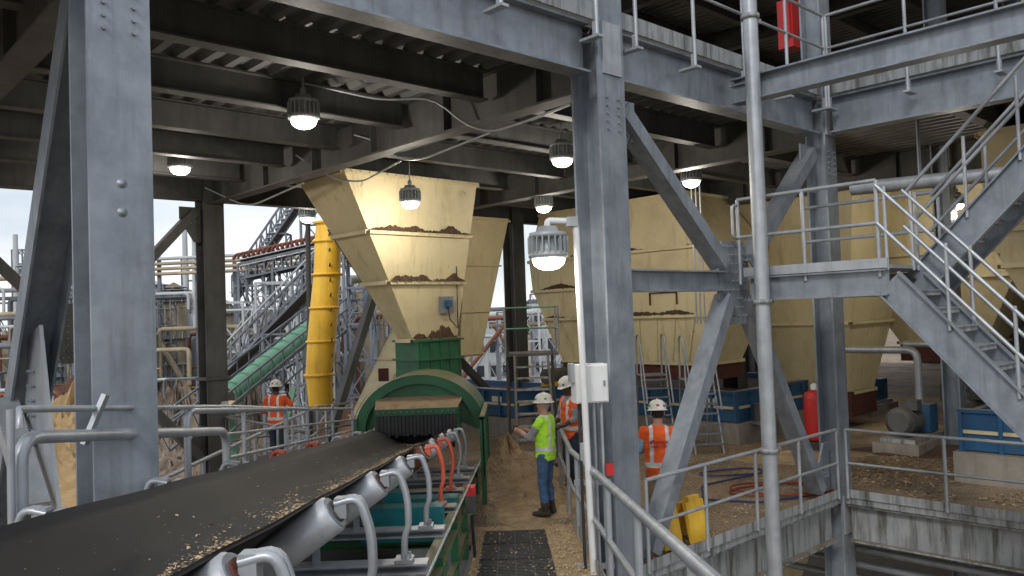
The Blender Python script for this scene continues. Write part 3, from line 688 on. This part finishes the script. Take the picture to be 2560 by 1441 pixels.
for k in range(4): bbox(m,4+k*1.5,4.8+k*1.5,6,8,8.0,9.5,plantd)
m.obj('upper_vibrating_screen')
def heap(name,c,rx,ry,h,mat,seed,n=28,rough=.12):
    rnd=random.Random(seed); m=MB(); vs=[];N=n
    ph=[rnd.random()*6 for _ in range(8)]
    for i in range(N+1):
        r=i/N
        for k in range(N*2):
            a=math.pi*k/N; rr=r*(1+.12*math.sin(3*a+ph[0])+.08*math.sin(7*a+ph[1]))
            z=h*(max(0,(1-r))**1.15)*(1+.15*math.sin(4*a+ph[2]+r*5))+rnd.uniform(-1,1)*rough*h*(1-r)*.6
            vs.append((c[0]+math.cos(a)*rr*rx,c[1]+math.sin(a)*rr*ry,c[2]+z-(.02 if i==N else 0)))
    K=N*2; m.add(vs,[(i*K+k,(i+1)*K+k,(i+1)*K+(k+1)%K,i*K+(k+1)%K) for i in range(N) for k in range(K)],mat,False)
    return m.obj(name)
heap('sawdust_heap',(.55,13.6,0),.5,1.6,.18,mulch,3); heap('sawdust_heap',(-.2,15.6,0),.9,1.5,.7,mulch,4); heap('sawdust_heap',(1.2,11.2,0),.6,.8,.08,mulch,5)
heap('sawdust_heap',(.1,13.4,0),.55,2.2,.10,mulch,15); heap('sawdust_heap',(5.6,16.2,0),1.4,.6,.16,mulch,31); heap('sawdust_heap',(8.2,16.6,0),1.3,.8,.14,mulchd,32); heap('sawdust_heap',(9.6,19.5,0),1.6,1.2,.2,mulch,33)
m=MB()
pl=[(-5.25,22,.7),(-5.28,22,1.6),(-5.2,22,2.5),(-5.1,22,3.4),(-5.0,22,4.3),(-4.95,22,5.2),(-4.9,22,5.7)]
tube(m,pl,[.33,.37,.38,.38,.36,.36,.35],yellow,22)
for (x,y,z) in pl: lathe(m,[(.37,-.03),(.42,-.03),(.42,.03),(.37,.03)],(x,y,z),yellow,22)
for k in range(12): tube(m,[(-4.86,21.68,.9+.4*k),(-4.82,21.6,.98+.4*k)],.02,dsteel,6)
m.obj('yellow_chute_pipe')
m=MB(); tube(m,[(-5.9,23.2,-2),(-5.75,23.2,8)],.07,plantd); tube(m,[(-4.6,23.4,4.2),(-3.0,23.4,4.35)],.12,galvl,12); m.obj('vent_pipe')
GC=MB()
a=V((-6.9,29,3.0)); b=V((-8.25,23.8,1.05)); d=(b-a).normalized()
for k in range(9):
    p=lerp(a,b,k/9); q=lerp(a,b,(k+.93)/9); tube(GC,[p,q],.33,lgreen,18); tube(GC,[q,q+d*.05],.36,lgreen,18)
tube(GC,[b,b+d*.3],.31,lgreen,18); tube(GC,[b+d*.3,b+d*.31],.27,plantd,18)
sdv=d.cross(ZX).normalized()
plate(GC,[b+d*.2-ZX*.1+sdv*.25,b+d*1.2-ZX*.55+sdv*.25,b+d*1.2-ZX*.55-sdv*.25,b+d*.2-ZX*.1-sdv*.25],.03,ZX,chipm)
for off in(-.6,.6):
    o=sdv*off
    for h in(-.6,.1,.5): ext(GC,a+o+ZX*h-d*1,b+o+ZX*h+d*2.2,secB(.04,.06),plants)
    for k in range(14): p=lerp(a-d,b+d*2.2,k/13)+o; tube(GC,[p-ZX*.6,p+ZX*.5],.018,plants,6); tube(GC,[p-ZX*.6,p+d*.4+ZX*.1],.018,plants,5)
ext(GC,b+V((0,0,-.5)),b+V((0,0,-6)),secB(.2,.2),lgreen,V((0,1,0))); ext(GC,b+V((1.5,1,0)),b+V((.3,0,-6)),secB(.15,.15),lgreen,V((0,1,0)))
GC.obj('covered_conveyor')
# ---------------------------------------------------------------- background plant
def lattice(m,x,y,z0,z1,w,mat,th=.16,nb=None,d=None):
    d=d or w; nb=nb or max(1,int((z1-z0)/w*.8)); C=[(x-w/2,y-d/2),(x+w/2,y-d/2),(x+w/2,y+d/2),(x-w/2,y+d/2)]
    for c in C: ext(m,(*c,z0),(*c,z1),secB(th,th),mat,V((0,1,0)))
    for i in range(nb+1):
        z=lerp(z0,z1,i/nb)
        for k in range(4): 
            a=(*C[k],z); b=(*C[(k+1)%4],z); ext(m,a,b,secB(th*.7,th*.7),mat)
            if i<nb: 
                zz=lerp(z0,z1,(i+1)/nb); ext(m,a,(*C[(k+1)%4],zz),secB(th*.5,th*.5),mat) if (i+k)%2 else ext(m,b,(*C[k],zz),secB(th*.5,th*.5),mat)
def truss(m,p,q,w,h,mat,n=12,th=.14,walk=True):
    p=V(p);q=V(q); sd=(q-p).cross(ZX).normalized()*w/2
    for s_ in(-1,1):
        for z in(0,h): ext(m,p+sd*s_+ZX*z,q+sd*s_+ZX*z,secB(th,th),mat)
        for i in range(n):
            a=lerp(p,q,i/n)+sd*s_; b=lerp(p,q,(i+1)/n)+sd*s_
            ext(m,a,a+ZX*h,secB(th*.7,th*.7),mat,V((0,1,.01))); 
            if i%2: ext(m,a,b+ZX*h,secB(th*.6,th*.6),mat)
            else: ext(m,a+ZX*h,b,secB(th*.6,th*.6),mat)
    if walk: ext(m,p+ZX*.1,q+ZX*.1,secB(w*.8,.1),plantd)
g=MB(); S=3000; g.add([(-S,-S,-5),(S,-S,-5),(S,S,-5),(-S,S,-5)],[(0,1,2,3)],groundm); g.obj('ground')
g=MB(); g.add([(-80,34,-4.99),(5,44,-4.99),(5,50,-4.99),(-80,40,-4.99)],[(0,1,2,3)],asph); g.add([(-80,34.2,-4.986),(5,44.2,-4.986),(5,44.35,-4.986),(-80,34.35,-4.986)],[(0,1,2,3)],plantw); g.obj('yard_road')
m=MB()
truss(m,(-19.8,60,6.3),(-9.0,58,8.1),1.6,1.1,plants,16)
for k in range(30):
    c=lerp(V((-19.8,60,7.7)),V((-9,58,9.5)),k/29)
    tube(m,[c+V((math.cos(a)*.45,-.9,math.sin(a)*.45)) for a in [math.pi*j/8 for j in range(9)]],.10,plantr,5)
ext(m,(-19.8,60,7.7),(-9,58,9.5),secB(1.2,.12),plantd)
for h in(.5,1.0): ext(m,(-19.8,59,6.8+h*.9),(-9,57,8.6+h*.9),secB(.06,.06),plantw)
for x,y in((-19,60),(-16.4,59.6),(-13.8,59),(-11,58.4)): lattice(m,x,y,-5,6.4+(x+19.8)*.17,1.8,plants,.18)
for x,y in((-18,52),(-15,52),(-12.5,50)): lattice(m,x,y,-5,3+random.random()*3,2.2,plantw,.13)
m.obj('trestle_conveyor')
m=MB()
truss(m,(-24.5,72,5.4),(-18.2,72,14.0),2.0,1.8,plants,14,.16); lattice(m,-17.2,72,-5,14.5,2.2,plants,.2); truss(m,(-19.3,72,13.9),(-16,72,13.9),2.4,1.0,plants,4)
for k in range(22):
    p=lerp(V((-24.5,70.8,5.8)),V((-18.2,70.8,14.4)),k/22); wbox(m,p.x-.2,p.x+.2,p.y,p.y+1.8,p.z,p.z+.06,plantw)
for x in(-22.5,-20.5): lattice(m,x,72,-5,lerp(5.4,14,(x+24.5)/6.3),1.6,plants,.15)
m.obj('inclined_conveyor_gallery')
m=MB(); truss(m,(-15.2,40,-.6),(-8.6,38,5.2),1.3,1.0,plants,14,.1); 
for k in range(20):
    p=lerp(V((-15.2,39.4,.9)),V((-8.6,37.4,6.7)),k/20); ext(m,p,p+V((0,0,-.8)),secB(.05,.05),plantw,V((0,1,0)))
ext(m,(-15.2,39.3,.9),(-8.6,37.3,6.7),secB(.07,.07),plantw); lattice(m,-11,39,-5,2.5,1.6,plants,.12)
truss(m,(-20,46,-3.5),(-9.5,46,2.4),1.3,1.0,plants,14,.1)
m.obj('inclined_conveyor')
m=MB()
for x,y,r,h in((-38.8,70,1.05,8.6),(-36.6,72,.8,7.6),(-42,74,1.6,7.0),(-46,80,2.2,9),(-33,68,1.0,5.5),(-30.5,69,1.2,6.2),(-27.5,66,.8,5.8),(-25,69,1.3,4.5),(-35,66,.6,8.2)):
    pm=plantg if x<-34 else (plantb if int(x)%2 else plantw)
    lathe(m,[(r,-5),(r,h),(r*.7,h+.5),(.05,h+.8)],(x,y,0),pm,18)
    for z in(-1,2,5,h-.6):
        if z<h:
            lathe(m,[(r,z),(r+.3,z),(r+.3,z+.12),(r,z+.12)],(x,y,0),plants,18)
            for a in range(10): 
                an=a*.628; p=(x+math.cos(an)*(r+.3),y+math.sin(an)*(r+.3)); ext(m,(*p,z),(*p,z+1),secB(.05,.05),plantw,V((0,1,0)))
            lathe(m,[(r+.28,z+.95),(r+.33,z+.95),(r+.33,z+1),(r+.28,z+1)],(x,y,0),plantw,18)
    lattice(m,x,y-r-.6,-5,h,1.0,plants,.09)
m.obj('process_columns')
m=MB()
for x,y,h,r in((-44.2,110,17,.38),(-43,110,15.2,.3),(-66,108,16,.35),(-63.5,112,13,.5),(-41.5,108,12,.6)): lathe(m,[(r,-5),(r,h*.6),(r*.85,h)],(x,y,0),plantw,12)
lattice(m,-43.6,111,-5,12,2.2,plants,.16); lattice(m,-66,109,-5,14,1.4,plants,.14)
m.obj('smokestacks')
rnd=random.Random(11)
m=MB()
for z in(7.2,7.6,8.0,8.4): tube(m,[(-34,65,z),(-12,62,z)],.14,plantb if z<8.2 else plantw,8)
for x in range(-34,-11,3): ext(m,(x,64.5,-5),(x,64.5,8.6),secB(.25,.25),plants,V((0,1,0)))
tube(m,[(-60,62,7.0),(-33,62,7.2)],.22,plantb,8); tube(m,[(-60,63,6.2),(-33,63,6.3)],.16,plantw,8)
for i in range(60):
    x=rnd.uniform(-52,-16); y=rnd.uniform(56,67); z=rnd.uniform(-3,6.5); L_=rnd.uniform(2,8)
    tube(m,bend([(x,y,rnd.uniform(-5,z)),(x,y,z),(x+L_,y,z),(x+L_,y,z-rnd.uniform(.5,4))],.3,2),rnd.uniform(.06,.2),rnd.choice((plantb,plantw,plantw,plantr,plants)),6)
for i in range(16):
    x=rnd.uniform(-50,-17); y=rnd.uniform(57,66); z=rnd.uniform(-3.5,5); L_=rnd.uniform(2,5)
    wbox(m,x,x+L_,y,y+1.5,z,z+.15,plants); 
    for h in(.5,1.0): wbox(m,x,x+L_,y,y+.05,z+h,z+h+.06,rnd.choice((plantw,yellow,plants)))
    for k in range(int(L_/.8)+1): wbox(m,x+k*.8,x+k*.8+.05,y,y+.05,z,z+1.05,plantw)
    for k in(0,L_-.15): wbox(m,x+k,x+k+.15,y+.6,y+.75,-5,z,plants)
m.obj('pipe_rack')
m=MB()
def block(x0,x1,y,zt,mat,n=4):
    wbox(m,x0,x1,y,y+6,-5,zt,mat)
    for i in range(n):
        z=-4+ (zt+3.5)*i/n; wbox(m,x0-.1,x1+.1,y-.8,y,z,z+.15,plants)
        wbox(m,x0-.1,x1+.1,y-.8,y-.75,z+1,z+1.05,plantw)
        for k in range(max(1,int((x1-x0)/1.6))):
            xx=x0+.5+k*1.6+rnd.uniform(-.2,.2); wbox(m,xx,xx+rnd.uniform(.3,1),y-.04,y,z+rnd.uniform(.3,.7),z+rnd.uniform(1,1.8),rnd.choice((plantd,plantr,glass)))
    for k in range(int((x1-x0)/2)+1): wbox(m,x0+k*2-.08,x0+k*2+.08,y-.8,y-.65,-5,zt+.5,plants)
block(-32.5,-29.8,72,5.6,plantb); block(-27.6,-25,76,4.5,plantb); block(-39,-35.5,84,7.0,plantb,5)
m.obj('process_building')
m=MB(); block(-16,-8,82,6.4,plantb,5); block(-22,-17,90,8,plantw,5); m.obj('process_building')
m=MB()
for i in range(60):
    x=rnd.uniform(-56,-7); y=rnd.uniform(60,95); h=rnd.uniform(-1,6.5); w=rnd.uniform(1.4,3.4)
    ty=rnd.random()
    if ty<.55: lattice(m,x,y,-5,h,w,rnd.choice((plants,plants,plantw,plantb)),.13)
    elif ty<.85: lathe(m,[(w*.35,-5),(w*.35,h),(w*.1,h+.6)],(x,y,0),rnd.choice((plantb,plantw,plantg,plantr)),14)
    else:
        wbox(m,x,x+w,y,y+w,-3,h,rnd.choice((plantb,plantd,plantw,plants)))
        lattice(m,x+w/2,y+w/2,-5,h+1,w+.6,plants,.12)
    if rnd.random()<.6: tube(m,bend([(x,y-1,-5),(x,y-1,h*.6),(x+rnd.uniform(3,9),y-1,h*.6),(x+rnd.uniform(3,9),y-1,-4)],.4,3),rnd.uniform(.1,.25),rnd.choice((plantb,plantw,plantr)),8)
m.obj('process_plant_structures')
m=MB()
for x0,x1,y,zt in((-4.5,1.5,88,3.6),(2,9,92,4.4),(-9,-5,95,2.5),(9.5,20,100,3.5)):
    wbox(m,x0,x1,y,y+8,-5,zt,plantw); wbox(m,x0-.2,x1+.2,y-.3,y+8,zt,zt+.25,plants)
    for i in range(3):
        for k in range(int((x1-x0)/1.4)): wbox(m,x0+.4+k*1.4,x0+1.2+k*1.4,y-.05,y,-3.6+i*2.6,-2.4+i*2.6,glass)
m.obj('white_office_building')
m=MB()
for i in range(8): x=rnd.uniform(-3,8); lattice(m,x,rnd.uniform(60,80),-5,rnd.uniform(0,5),2,rnd.choice((plants,plantw)),.12)
tube(m,[(-4,75,3),(9,75,3.4)],.3,plantw); tube(m,[(-4,76,2),(9,76,2.2)],.2,plantb)
m.obj('pipe_bridge')
heap('sawdust_pile',(-27,50,-5),6,5,4.2,pileT,21); heap('bark_pile',(-31,60,-5),14,7,4.4,pileR,22); heap('brush_pile',(-14.5,43,-5),5.5,5,4.3,pileG,23,40,.5); heap('brush_pile',(-19.5,47,-5),6,5,3.6,pileG,24,40,.5)
heap('bark_pile',(-9,52,-5),8,5,3,pileR,25); heap('sawdust_pile',(-12,33,-5),5,3,1.8,pileT,26); heap('sawdust_pile',(-21,36,-5),5,4,3.4,pileT,27)
m=MB()
for i in range(4200):
    x=rnd.uniform(-260,20); y=260+rnd.uniform(-14,14); top=-5+9+4*math.sin(x*.05)+2*math.sin(x*.21+2)+1.5*math.sin(x*.6)
    z=rnd.uniform(-5,top); s_=rnd.uniform(.6,1.6); a=rnd.uniform(0,3.14)
    u=V((math.cos(a),math.sin(a)*.5,rnd.uniform(-.4,.4)))*s_; w=V((rnd.uniform(-.3,.3),0,1))*s_*.8
    c=V((x,y,z)); m.add([c-u,c-w,c+u,c+w],[(0,1,2,3)],foil)
m.obj('distant_trees')
# ---------------------------------------------------------------- people
def fm(n,c,r=.8,b=.1): return mk(n,c,tuple(k*.75 for k in c),7,r,0,b,25)
hiG=fm('lime_vest',(.50,.95,.05)); hiO=fm('orange_vest',(1.0,.14,.02)); refl=mk('reflective_tape',(.75,.76,.74),(.62,.63,.62),9,.35,.1,0)
skinA=fm('skin_light',(.52,.27,.19),.55,0); skinB=fm('skin_dark',(.09,.045,.03),.5,0); jeans=fm('denim',(.055,.12,.24)); djeans=fm('dark_denim',(.03,.04,.07)); khaki=fm('khaki',(.36,.28,.19))
shirtG=fm('grey_plaid_shirt',(.30,.30,.31)); shirtB=fm('blue_shirt',(.30,.48,.66)); shirtO=fm('orange_shirt',(.95,.13,.03)); hat=mk('hard_hat',(.82,.80,.72),(.75,.72,.62),4,.3,0,0); boot=fm('boots',(.04,.03,.022)); hair=fm('grey_hair',(.30,.28,.25)); hairD=fm('dark_hair',(.02,.015,.012)); paper=mk('paper',(.85,.85,.85)); phone=mk('phone_case',(.02,.02,.02),None,2,.3)
sticker=mk('hat_sticker',(.1,.45,.12)); stickr=mk('hat_sticker_red',(.6,.05,.04)); markm=mk('vest_print',(.35,.02,.05))
def person(name,loc,rot,vest,shirt,pants,skin,hairc,arms,hpitch=0,hyaw=0,hatm=hat,fore=None,prop=None,legs=.10,sc=1.0,stripes=True,lean=0):
    prims=[];vol=MB()
    dummy=shirt
    def chain(pts,rad,mat):
        tube(vol,pts,rad,dummy,14,True,True); prims.append(('c',[V(p) for p in pts],rad,mat))
    tors=[(.80,.158,.120,0),(.88,.180,.138,0),(.97,.186,.138,0),(1.08,.182,.134,.005),(1.22,.192,.138,.005),(1.34,.204,.138,0),(1.42,.194,.124,-.005),(1.47,.150,.098,-.01),(1.505,.075,.068,-.008)]
    vs=[];n=20
    for z,rx,ry,cy in tors:
        for k in range(n):
            a=2*math.pi*k/n; c_,s_=math.cos(a),math.sin(a); e=.8
            vs.append((rx*math.copysign(abs(c_)**e,c_),cy+ry*math.copysign(abs(s_)**e,s_),z))
    m_=len(tors); vol.add(vs,[(i*n+k,i*n+(k+1)%n,(i+1)*n+(k+1)%n,(i+1)*n+k) for i in range(m_-1) for k in range(n)]+[tuple(range(n))[::-1],tuple(range((m_-1)*n,m_*n))],dummy)
    M=Matrix.Rotation(hyaw,3,'Z')@Matrix.Rotation(hpitch,3,'X'); pv=V((0,-.01,1.53))
    def H(p): return M@(V(p)-pv)+pv
    chain([(0,-.01,1.44),(0,.0,1.50),H((0,.005,1.58))],[.064,.06,.056],skin)
    hs=[(1.535,.028,.030,.055),(1.55,.048,.055,.035),(1.58,.060,.078,.018),(1.62,.068,.092,.006),(1.66,.074,.099,0),(1.70,.075,.098,-.003),(1.74,.066,.086,-.003),(1.77,.04,.055,0),(1.78,.01,.01,0)]
    vs=[]
    for z,rx,ry,cy in hs:
        for k in range(n): a=2*math.pi*k/n; vs.append(H((rx*math.cos(a),cy+ry*math.sin(a),z)))
    m_=len(hs); vol.add(vs,[(i*n+k,i*n+(k+1)%n,(i+1)*n+(k+1)%n,(i+1)*n+k) for i in range(m_-1) for k in range(n)]+[tuple(range(n))[::-1],tuple(range((m_-1)*n,m_*n))],dummy)
    tube(vol,[H((0,.088,1.665)),H((0,.108,1.63)),H((0,.10,1.622))],[.010,.015,.014],dummy,8,True,True)
    tube(vol,[H((0,.085,1.545)),H((0,.09,1.555))],[.018,.02],dummy,8,True,True)
    for sg in(-1,1): tube(vol,[H((sg*.076,-.008,1.625)),H((sg*.082,-.014,1.66))],[.012,.017],dummy,8,True,True)
    for sg,key in((-1,'L'),(1,'R')):
        x=sg*legs
        chain([(sg*.09,0,.92),(x*1.0,.03,.50),(x*1.1,-.01,.12)],[.100,.074,.066],pants)
        chain([(x*1.1,-.05,.055),(x*1.15,.08,.045),(x*1.2,.17,.035)],[.05,.046,.036],boot)
        sh=V((sg*.185,-.005,1.425)); el=V(arms[key][0]); wr=V(arms[key][1])
        um=sh+(el-sh)*.3
        chain([sh,um],[.070,.066],vest); chain([um,el],[.066,.056],shirt); chain([el,el+(wr-el)*.25],[.054,.048],shirt); chain([el+(wr-el)*.3,wr],[.042,.029],fore or skin)
    o=vol.obj('tmp'); md=o.modifiers.new('r','REMESH'); md.mode='VOXEL'; md.voxel_size=.0105
    sm=o.modifiers.new('s','SMOOTH'); sm.iterations=3; sm.factor=.5
    dg=bpy.context.evaluated_depsgraph_get(); me=bpy.data.meshes.new_from_object(o.evaluated_get(dg))
    out=MB(); 
    vs=[]
    for v in me.vertices:
        c=v.co.copy()
        if .1<c.z<1.46:   # cloth folds
            c=c+v.normal*(nz_.noise(V((c.x*9,c.y*9,c.z*14)))*.012+nz_.noise(V((c.x*22+5,c.y*22,c.z*30)))*.004)
        vs.append(c)
    Mi=M.inverted()
    groups={}
    for p in me.polygons:
        c=p.center; best=1e9; mt=vest
        hc_=Mi@(c-pv)+pv
        if hc_.z>1.545 and abs(hc_.x)<.11 and hc_.y>-.13 and hc_.y<.14 and (hc_-V((0,0,1.66))).length<.15:
            mt=hairc if (hc_.y<-.015 and hc_.z>1.585 and abs(hc_.x)<.078) else skin
        else:
            if .80<c.z<1.5:
                for (z0,rx0,ry0,cy0),(z1,rx1,ry1,cy1) in zip(tors[:-1],tors[1:]):
                    if z0<=c.z<=z1:
                        f=(c.z-z0)/(z1-z0); rx=lerp(rx0,rx1,f); ry=lerp(ry0,ry1,f); d=(math.sqrt((c.x/rx)**2+((c.y-cy0)/ry)**2)-1)*ry
                        if d<best:
                            best=d; mt=vest
                            if c.z<.83: mt=pants
                            elif stripes and (.97<c.z<1.03 or (.075<abs(c.x)<.125 and c.z>.97)): mt=refl
                            elif c.z>1.35 and c.y>0 and abs(c.x)<.06*(c.z-1.35)/.1: mt=shirt
                        break
            for _,pp,rr,mm in prims:
                if abs(pp[0].z-c.z)>.7: continue
                for a,b,ra,rb in zip(pp[:-1],pp[1:],rr[:-1],rr[1:]):
                    ab=b-a; f=max(0,min(1,(c-a).dot(ab)/ab.length_squared)); d=(c-(a+ab*f)).length-lerp(ra,rb,f)
                    if d<best-.004: best=d; mt=mm
        groups.setdefault(mt,[]).append(list(p.vertices))
    out.v=[tuple(v) for v in vs]
    for mt,fl in groups.items():
        out.mats.append(mt); k=len(out.mats)-1
        for f in fl: out.f.append(f); out.mi.append(k); out.sm.append(True)
    bpy.data.objects.remove(o)
    for sg in(-1,1): 
        lathe(out,[(.002,-.008),(.009,-.004),(.009,.004),(.002,.008)],H((sg*.030,.088,1.662)),hairD,8)
        tube(out,[H((sg*.018,.094,1.68)),H((sg*.045,.084,1.682))],.005,hairc,5)
    tube(out,[H((-.024,.089,1.585)),H((0,.096,1.583)),H((.024,.089,1.585))],.005,markm,5)
    c=H((0,0,1.70)); prof=[(.118,-.012),(.117,.0),(.116,.03),(.108,.065),(.088,.098),(.055,.118),(.02,.126),(.002,.127)]
    lathe(out,prof,c,hatm,22,.98,1.16,True,M); lathe(out,[(.150,-.016),(.135,-.004),(.112,.002)],c,hatm,22,.92,1.12,True,M)
    tube(out,[H((0,.13,1.715)),H((0,.09,1.79)),H((0,0,1.832)),H((0,-.09,1.79)),H((0,-.13,1.715))],.010,hatm,6)
    for k,(aa,zz) in enumerate(((.6,.04),(1.4,.05),(2.3,.035),(3.6,.045),(4.7,.05),(5.5,.04))):
        d=V((math.cos(aa)*.112,math.sin(aa)*.132,0)); nn=d.normalized(); p=H(V((0,0,1.70+zz))+d*.99); t_=M@V((-nn.y,nn.x,0)); box(out,p,.018,.004,.014,(sticker,stickr,jeans)[k%3],t_,M@nn,M@ZX)
    for sg,key in((-1,'L'),(1,'R')):
        el=V(arms[key][0]); wr=V(arms[key][1]); d=V(arms[key][2]).normalized(); nrm=V(arms[key][3]); nrm=(nrm-d*nrm.dot(d)).normalized(); sd=d.cross(nrm)*(1 if sg>0 else -1)
        ring=[]
        for f,w,t_ in((-.01,.026,.024),(.03,.036,.018),(.075,.041,.015),(.092,.036,.012)):
            for k in range(12): a=2*math.pi*k/12; ring.append(wr+d*f+sd*w*math.cos(a)+nrm*t_*math.sin(a))
        out.add(ring,[(i*12+k,i*12+(k+1)%12,(i+1)*12+(k+1)%12,(i+1)*12+k) for i in range(3) for k in range(12)]+[tuple(range(12))[::-1],tuple(range(36,48))],skin,True)
        for k,(off,L_) in enumerate(((-.030,.068),(-.010,.078),(.010,.074),(.029,.058))):
            b=wr+d*.08+sd*off; k1=b+d*L_*.5+nrm*.012; k2=k1+(d*.45+nrm*.75).normalized()*L_*.35; k3=k2+(nrm*.9-d*.15).normalized()*L_*.25
            tube(out,[b,k1,k2,k3],[.0095,.009,.008,.007],skin,7,True,True)
        b=wr+d*.025-sd*.028; tube(out,[b,b+d*.03-sd*.022+nrm*.012,b+d*.055-sd*.022+nrm*.035],[.013,.011,.009],skin,7,True,True)
    if prop: prop(out)
    ob=out.obj(name); ob.location=loc; ob.rotation_euler=(lean,0,rot); ob.scale=(sc,sc,sc)
    return ob
def ph(out): box(out,(.02,.50,1.27),.08,.006,.055,phone,V((1,0,0)),V((0,.9,.43)),V((0,-.43,.9)))
person('worker',(.42,12.25,.03),math.radians(66),hiG,shirtG,jeans,skinA,hair,
  {'L':((-.24,.16,1.18),(-.07,.40,1.26),(.3,1,.1),(1,0,-.2)),'R':((.25,.15,1.17),(.09,.40,1.25),(-.3,1,.1),(-1,0,-.2))},hpitch=-.02,hyaw=.1,fore=skinA,prop=ph)
person('worker',(.93,14.0,0.0),math.radians(118),hiO,shirtG,djeans,skinB,hairD,
  {'L':((-.25,.06,1.16),(-.12,.26,1.05),(.5,1,0),(1,0,-.4)),'R':((.25,.05,1.16),(.12,.27,1.04),(-.5,1,0),(-1,0,-.4))},hpitch=-.35,sc=1.08)
def pap(out): box(out,(-.27,.30,1.18),.16,.11,.004,paper,V((1,0,.1)).normalized(),V((0,.9,.43)),V((0,-.43,.9)))
w3=person('worker',(1.86,10.75,0),math.radians(-6),hiO,shirtB,khaki,skinA,hairD,
  {'L':((-.27,.02,1.17),(-.20,.24,1.12),(0,1,.1),(.4,0,1)),'R':((.27,.02,1.17),(.16,.22,1.12),(-.4,1,0),(-1,0,.3))},hpitch=-.12,fore=shirtB,prop=pap,sc=1.02)
def ph2(out): box(out,(.14,.24,1.63),.05,.006,.09,phone)
person('worker',(-5.15,17.5,0),math.radians(-12),shirtO,shirtO,djeans,skinB,hairD,
  {'L':((-.31,.0,1.16),(-.15,.20,1.10),(.5,.8,.2),(1,0,0)),'R':((.30,.10,1.28),(.15,.22,1.50),(0,.2,1),(-1,.3,0))},stripes=True,prop=ph2)
def text(body,loc,size,parent,mat=markm):
    cu=bpy.data.curves.new('vest_lettering','FONT'); cu.body=body; cu.size=size; cu.align_x='CENTER'; cu.extrude=.001; cu.offset=.0012
    cu.materials.append(mat); o=bpy.data.objects.new('vest_lettering',cu); COL.objects.link(o); o.parent=parent; o.location=loc; o.rotation_euler=(math.radians(90),0,0); return o
text('Larson',(.018,-.156,1.285),.068,w3); text('Engineering',(.0,-.154,1.235),.046,w3)
mm=MB(); box(mm,(-.105,-.155,1.295),.016,.002,.02,markm); box(mm,(-.085,-.156,1.315),.01,.002,.01,markm); mm.obj('vest_mark',w3)
# ---------------------------------------------------------------- world, sun, camera
d=V((.30,.72,-.62)).normalized()
w=bpy.data.worlds.new('World'); SC.world=w; w.use_nodes=True; nt=w.node_tree; N=nt.nodes; L=nt.links
bg=N['Background']; sky=N.new('ShaderNodeTexSky'); sky.sky_type='NISHITA'; sky.sun_disc=False; sky.sun_elevation=math.asin(-d.z); sky.sun_rotation=math.atan2(-d.x,-d.y)
L.new(sky.outputs[0],bg.inputs[0]); bg.inputs[1].default_value=.12
b2=N.new('ShaderNodeBackground'); tc=N.new('ShaderNodeTexCoord'); mp=N.new('ShaderNodeMapping'); mp.inputs['Scale'].default_value=(1,1,3.5); nz=N.new('ShaderNodeTexNoise'); nz.inputs['Scale'].default_value=2.6; nz.inputs['Detail'].default_value=7
cr=N.new('ShaderNodeValToRGB'); cr.color_ramp.elements[0].position=.35; cr.color_ramp.elements[0].color=(.62,.68,.76,1); cr.color_ramp.elements[1].position=.6; cr.color_ramp.elements[1].color=(.96,.97,1,1)
L.new(tc.outputs['Generated'],mp.inputs[0]); L.new(mp.outputs[0],nz.inputs[0]); L.new(nz.outputs[0],cr.inputs[0]); L.new(cr.outputs[0],b2.inputs[0]); b2.inputs[1].default_value=1.25
mx=N.new('ShaderNodeMixShader'); mx.inputs[0].default_value=.8; L.new(bg.outputs[0],mx.inputs[1]); L.new(b2.outputs[0],mx.inputs[2]); L.new(mx.outputs[0],N['World Output'].inputs[0])
sl=bpy.data.lights.new('sun','SUN'); sl.energy=1.5; sl.angle=math.radians(14); sl.color=(1,.97,.92)
so=bpy.data.objects.new('sun',sl); so.rotation_euler=d.to_track_quat('-Z','Y').to_euler(); so.location=(-10,-20,25); COL.objects.link(so)
cam=bpy.data.cameras.new('camera'); co=bpy.data.objects.new('camera',cam); COL.objects.link(co); SC.camera=co
cam.sensor_width=36; cam.lens=36*2030/2560; cam.clip_end=6000; cam.clip_start=.05
co.matrix_world=Matrix.Translation((0,0,3.05))@Matrix.Rotation(math.radians(90+1.85),4,'X')@Matrix.Rotation(math.radians(-2.0),4,'Z')
SC.view_settings.view_transform='Standard'; SC.view_settings.look='None'; SC.view_settings.exposure=0
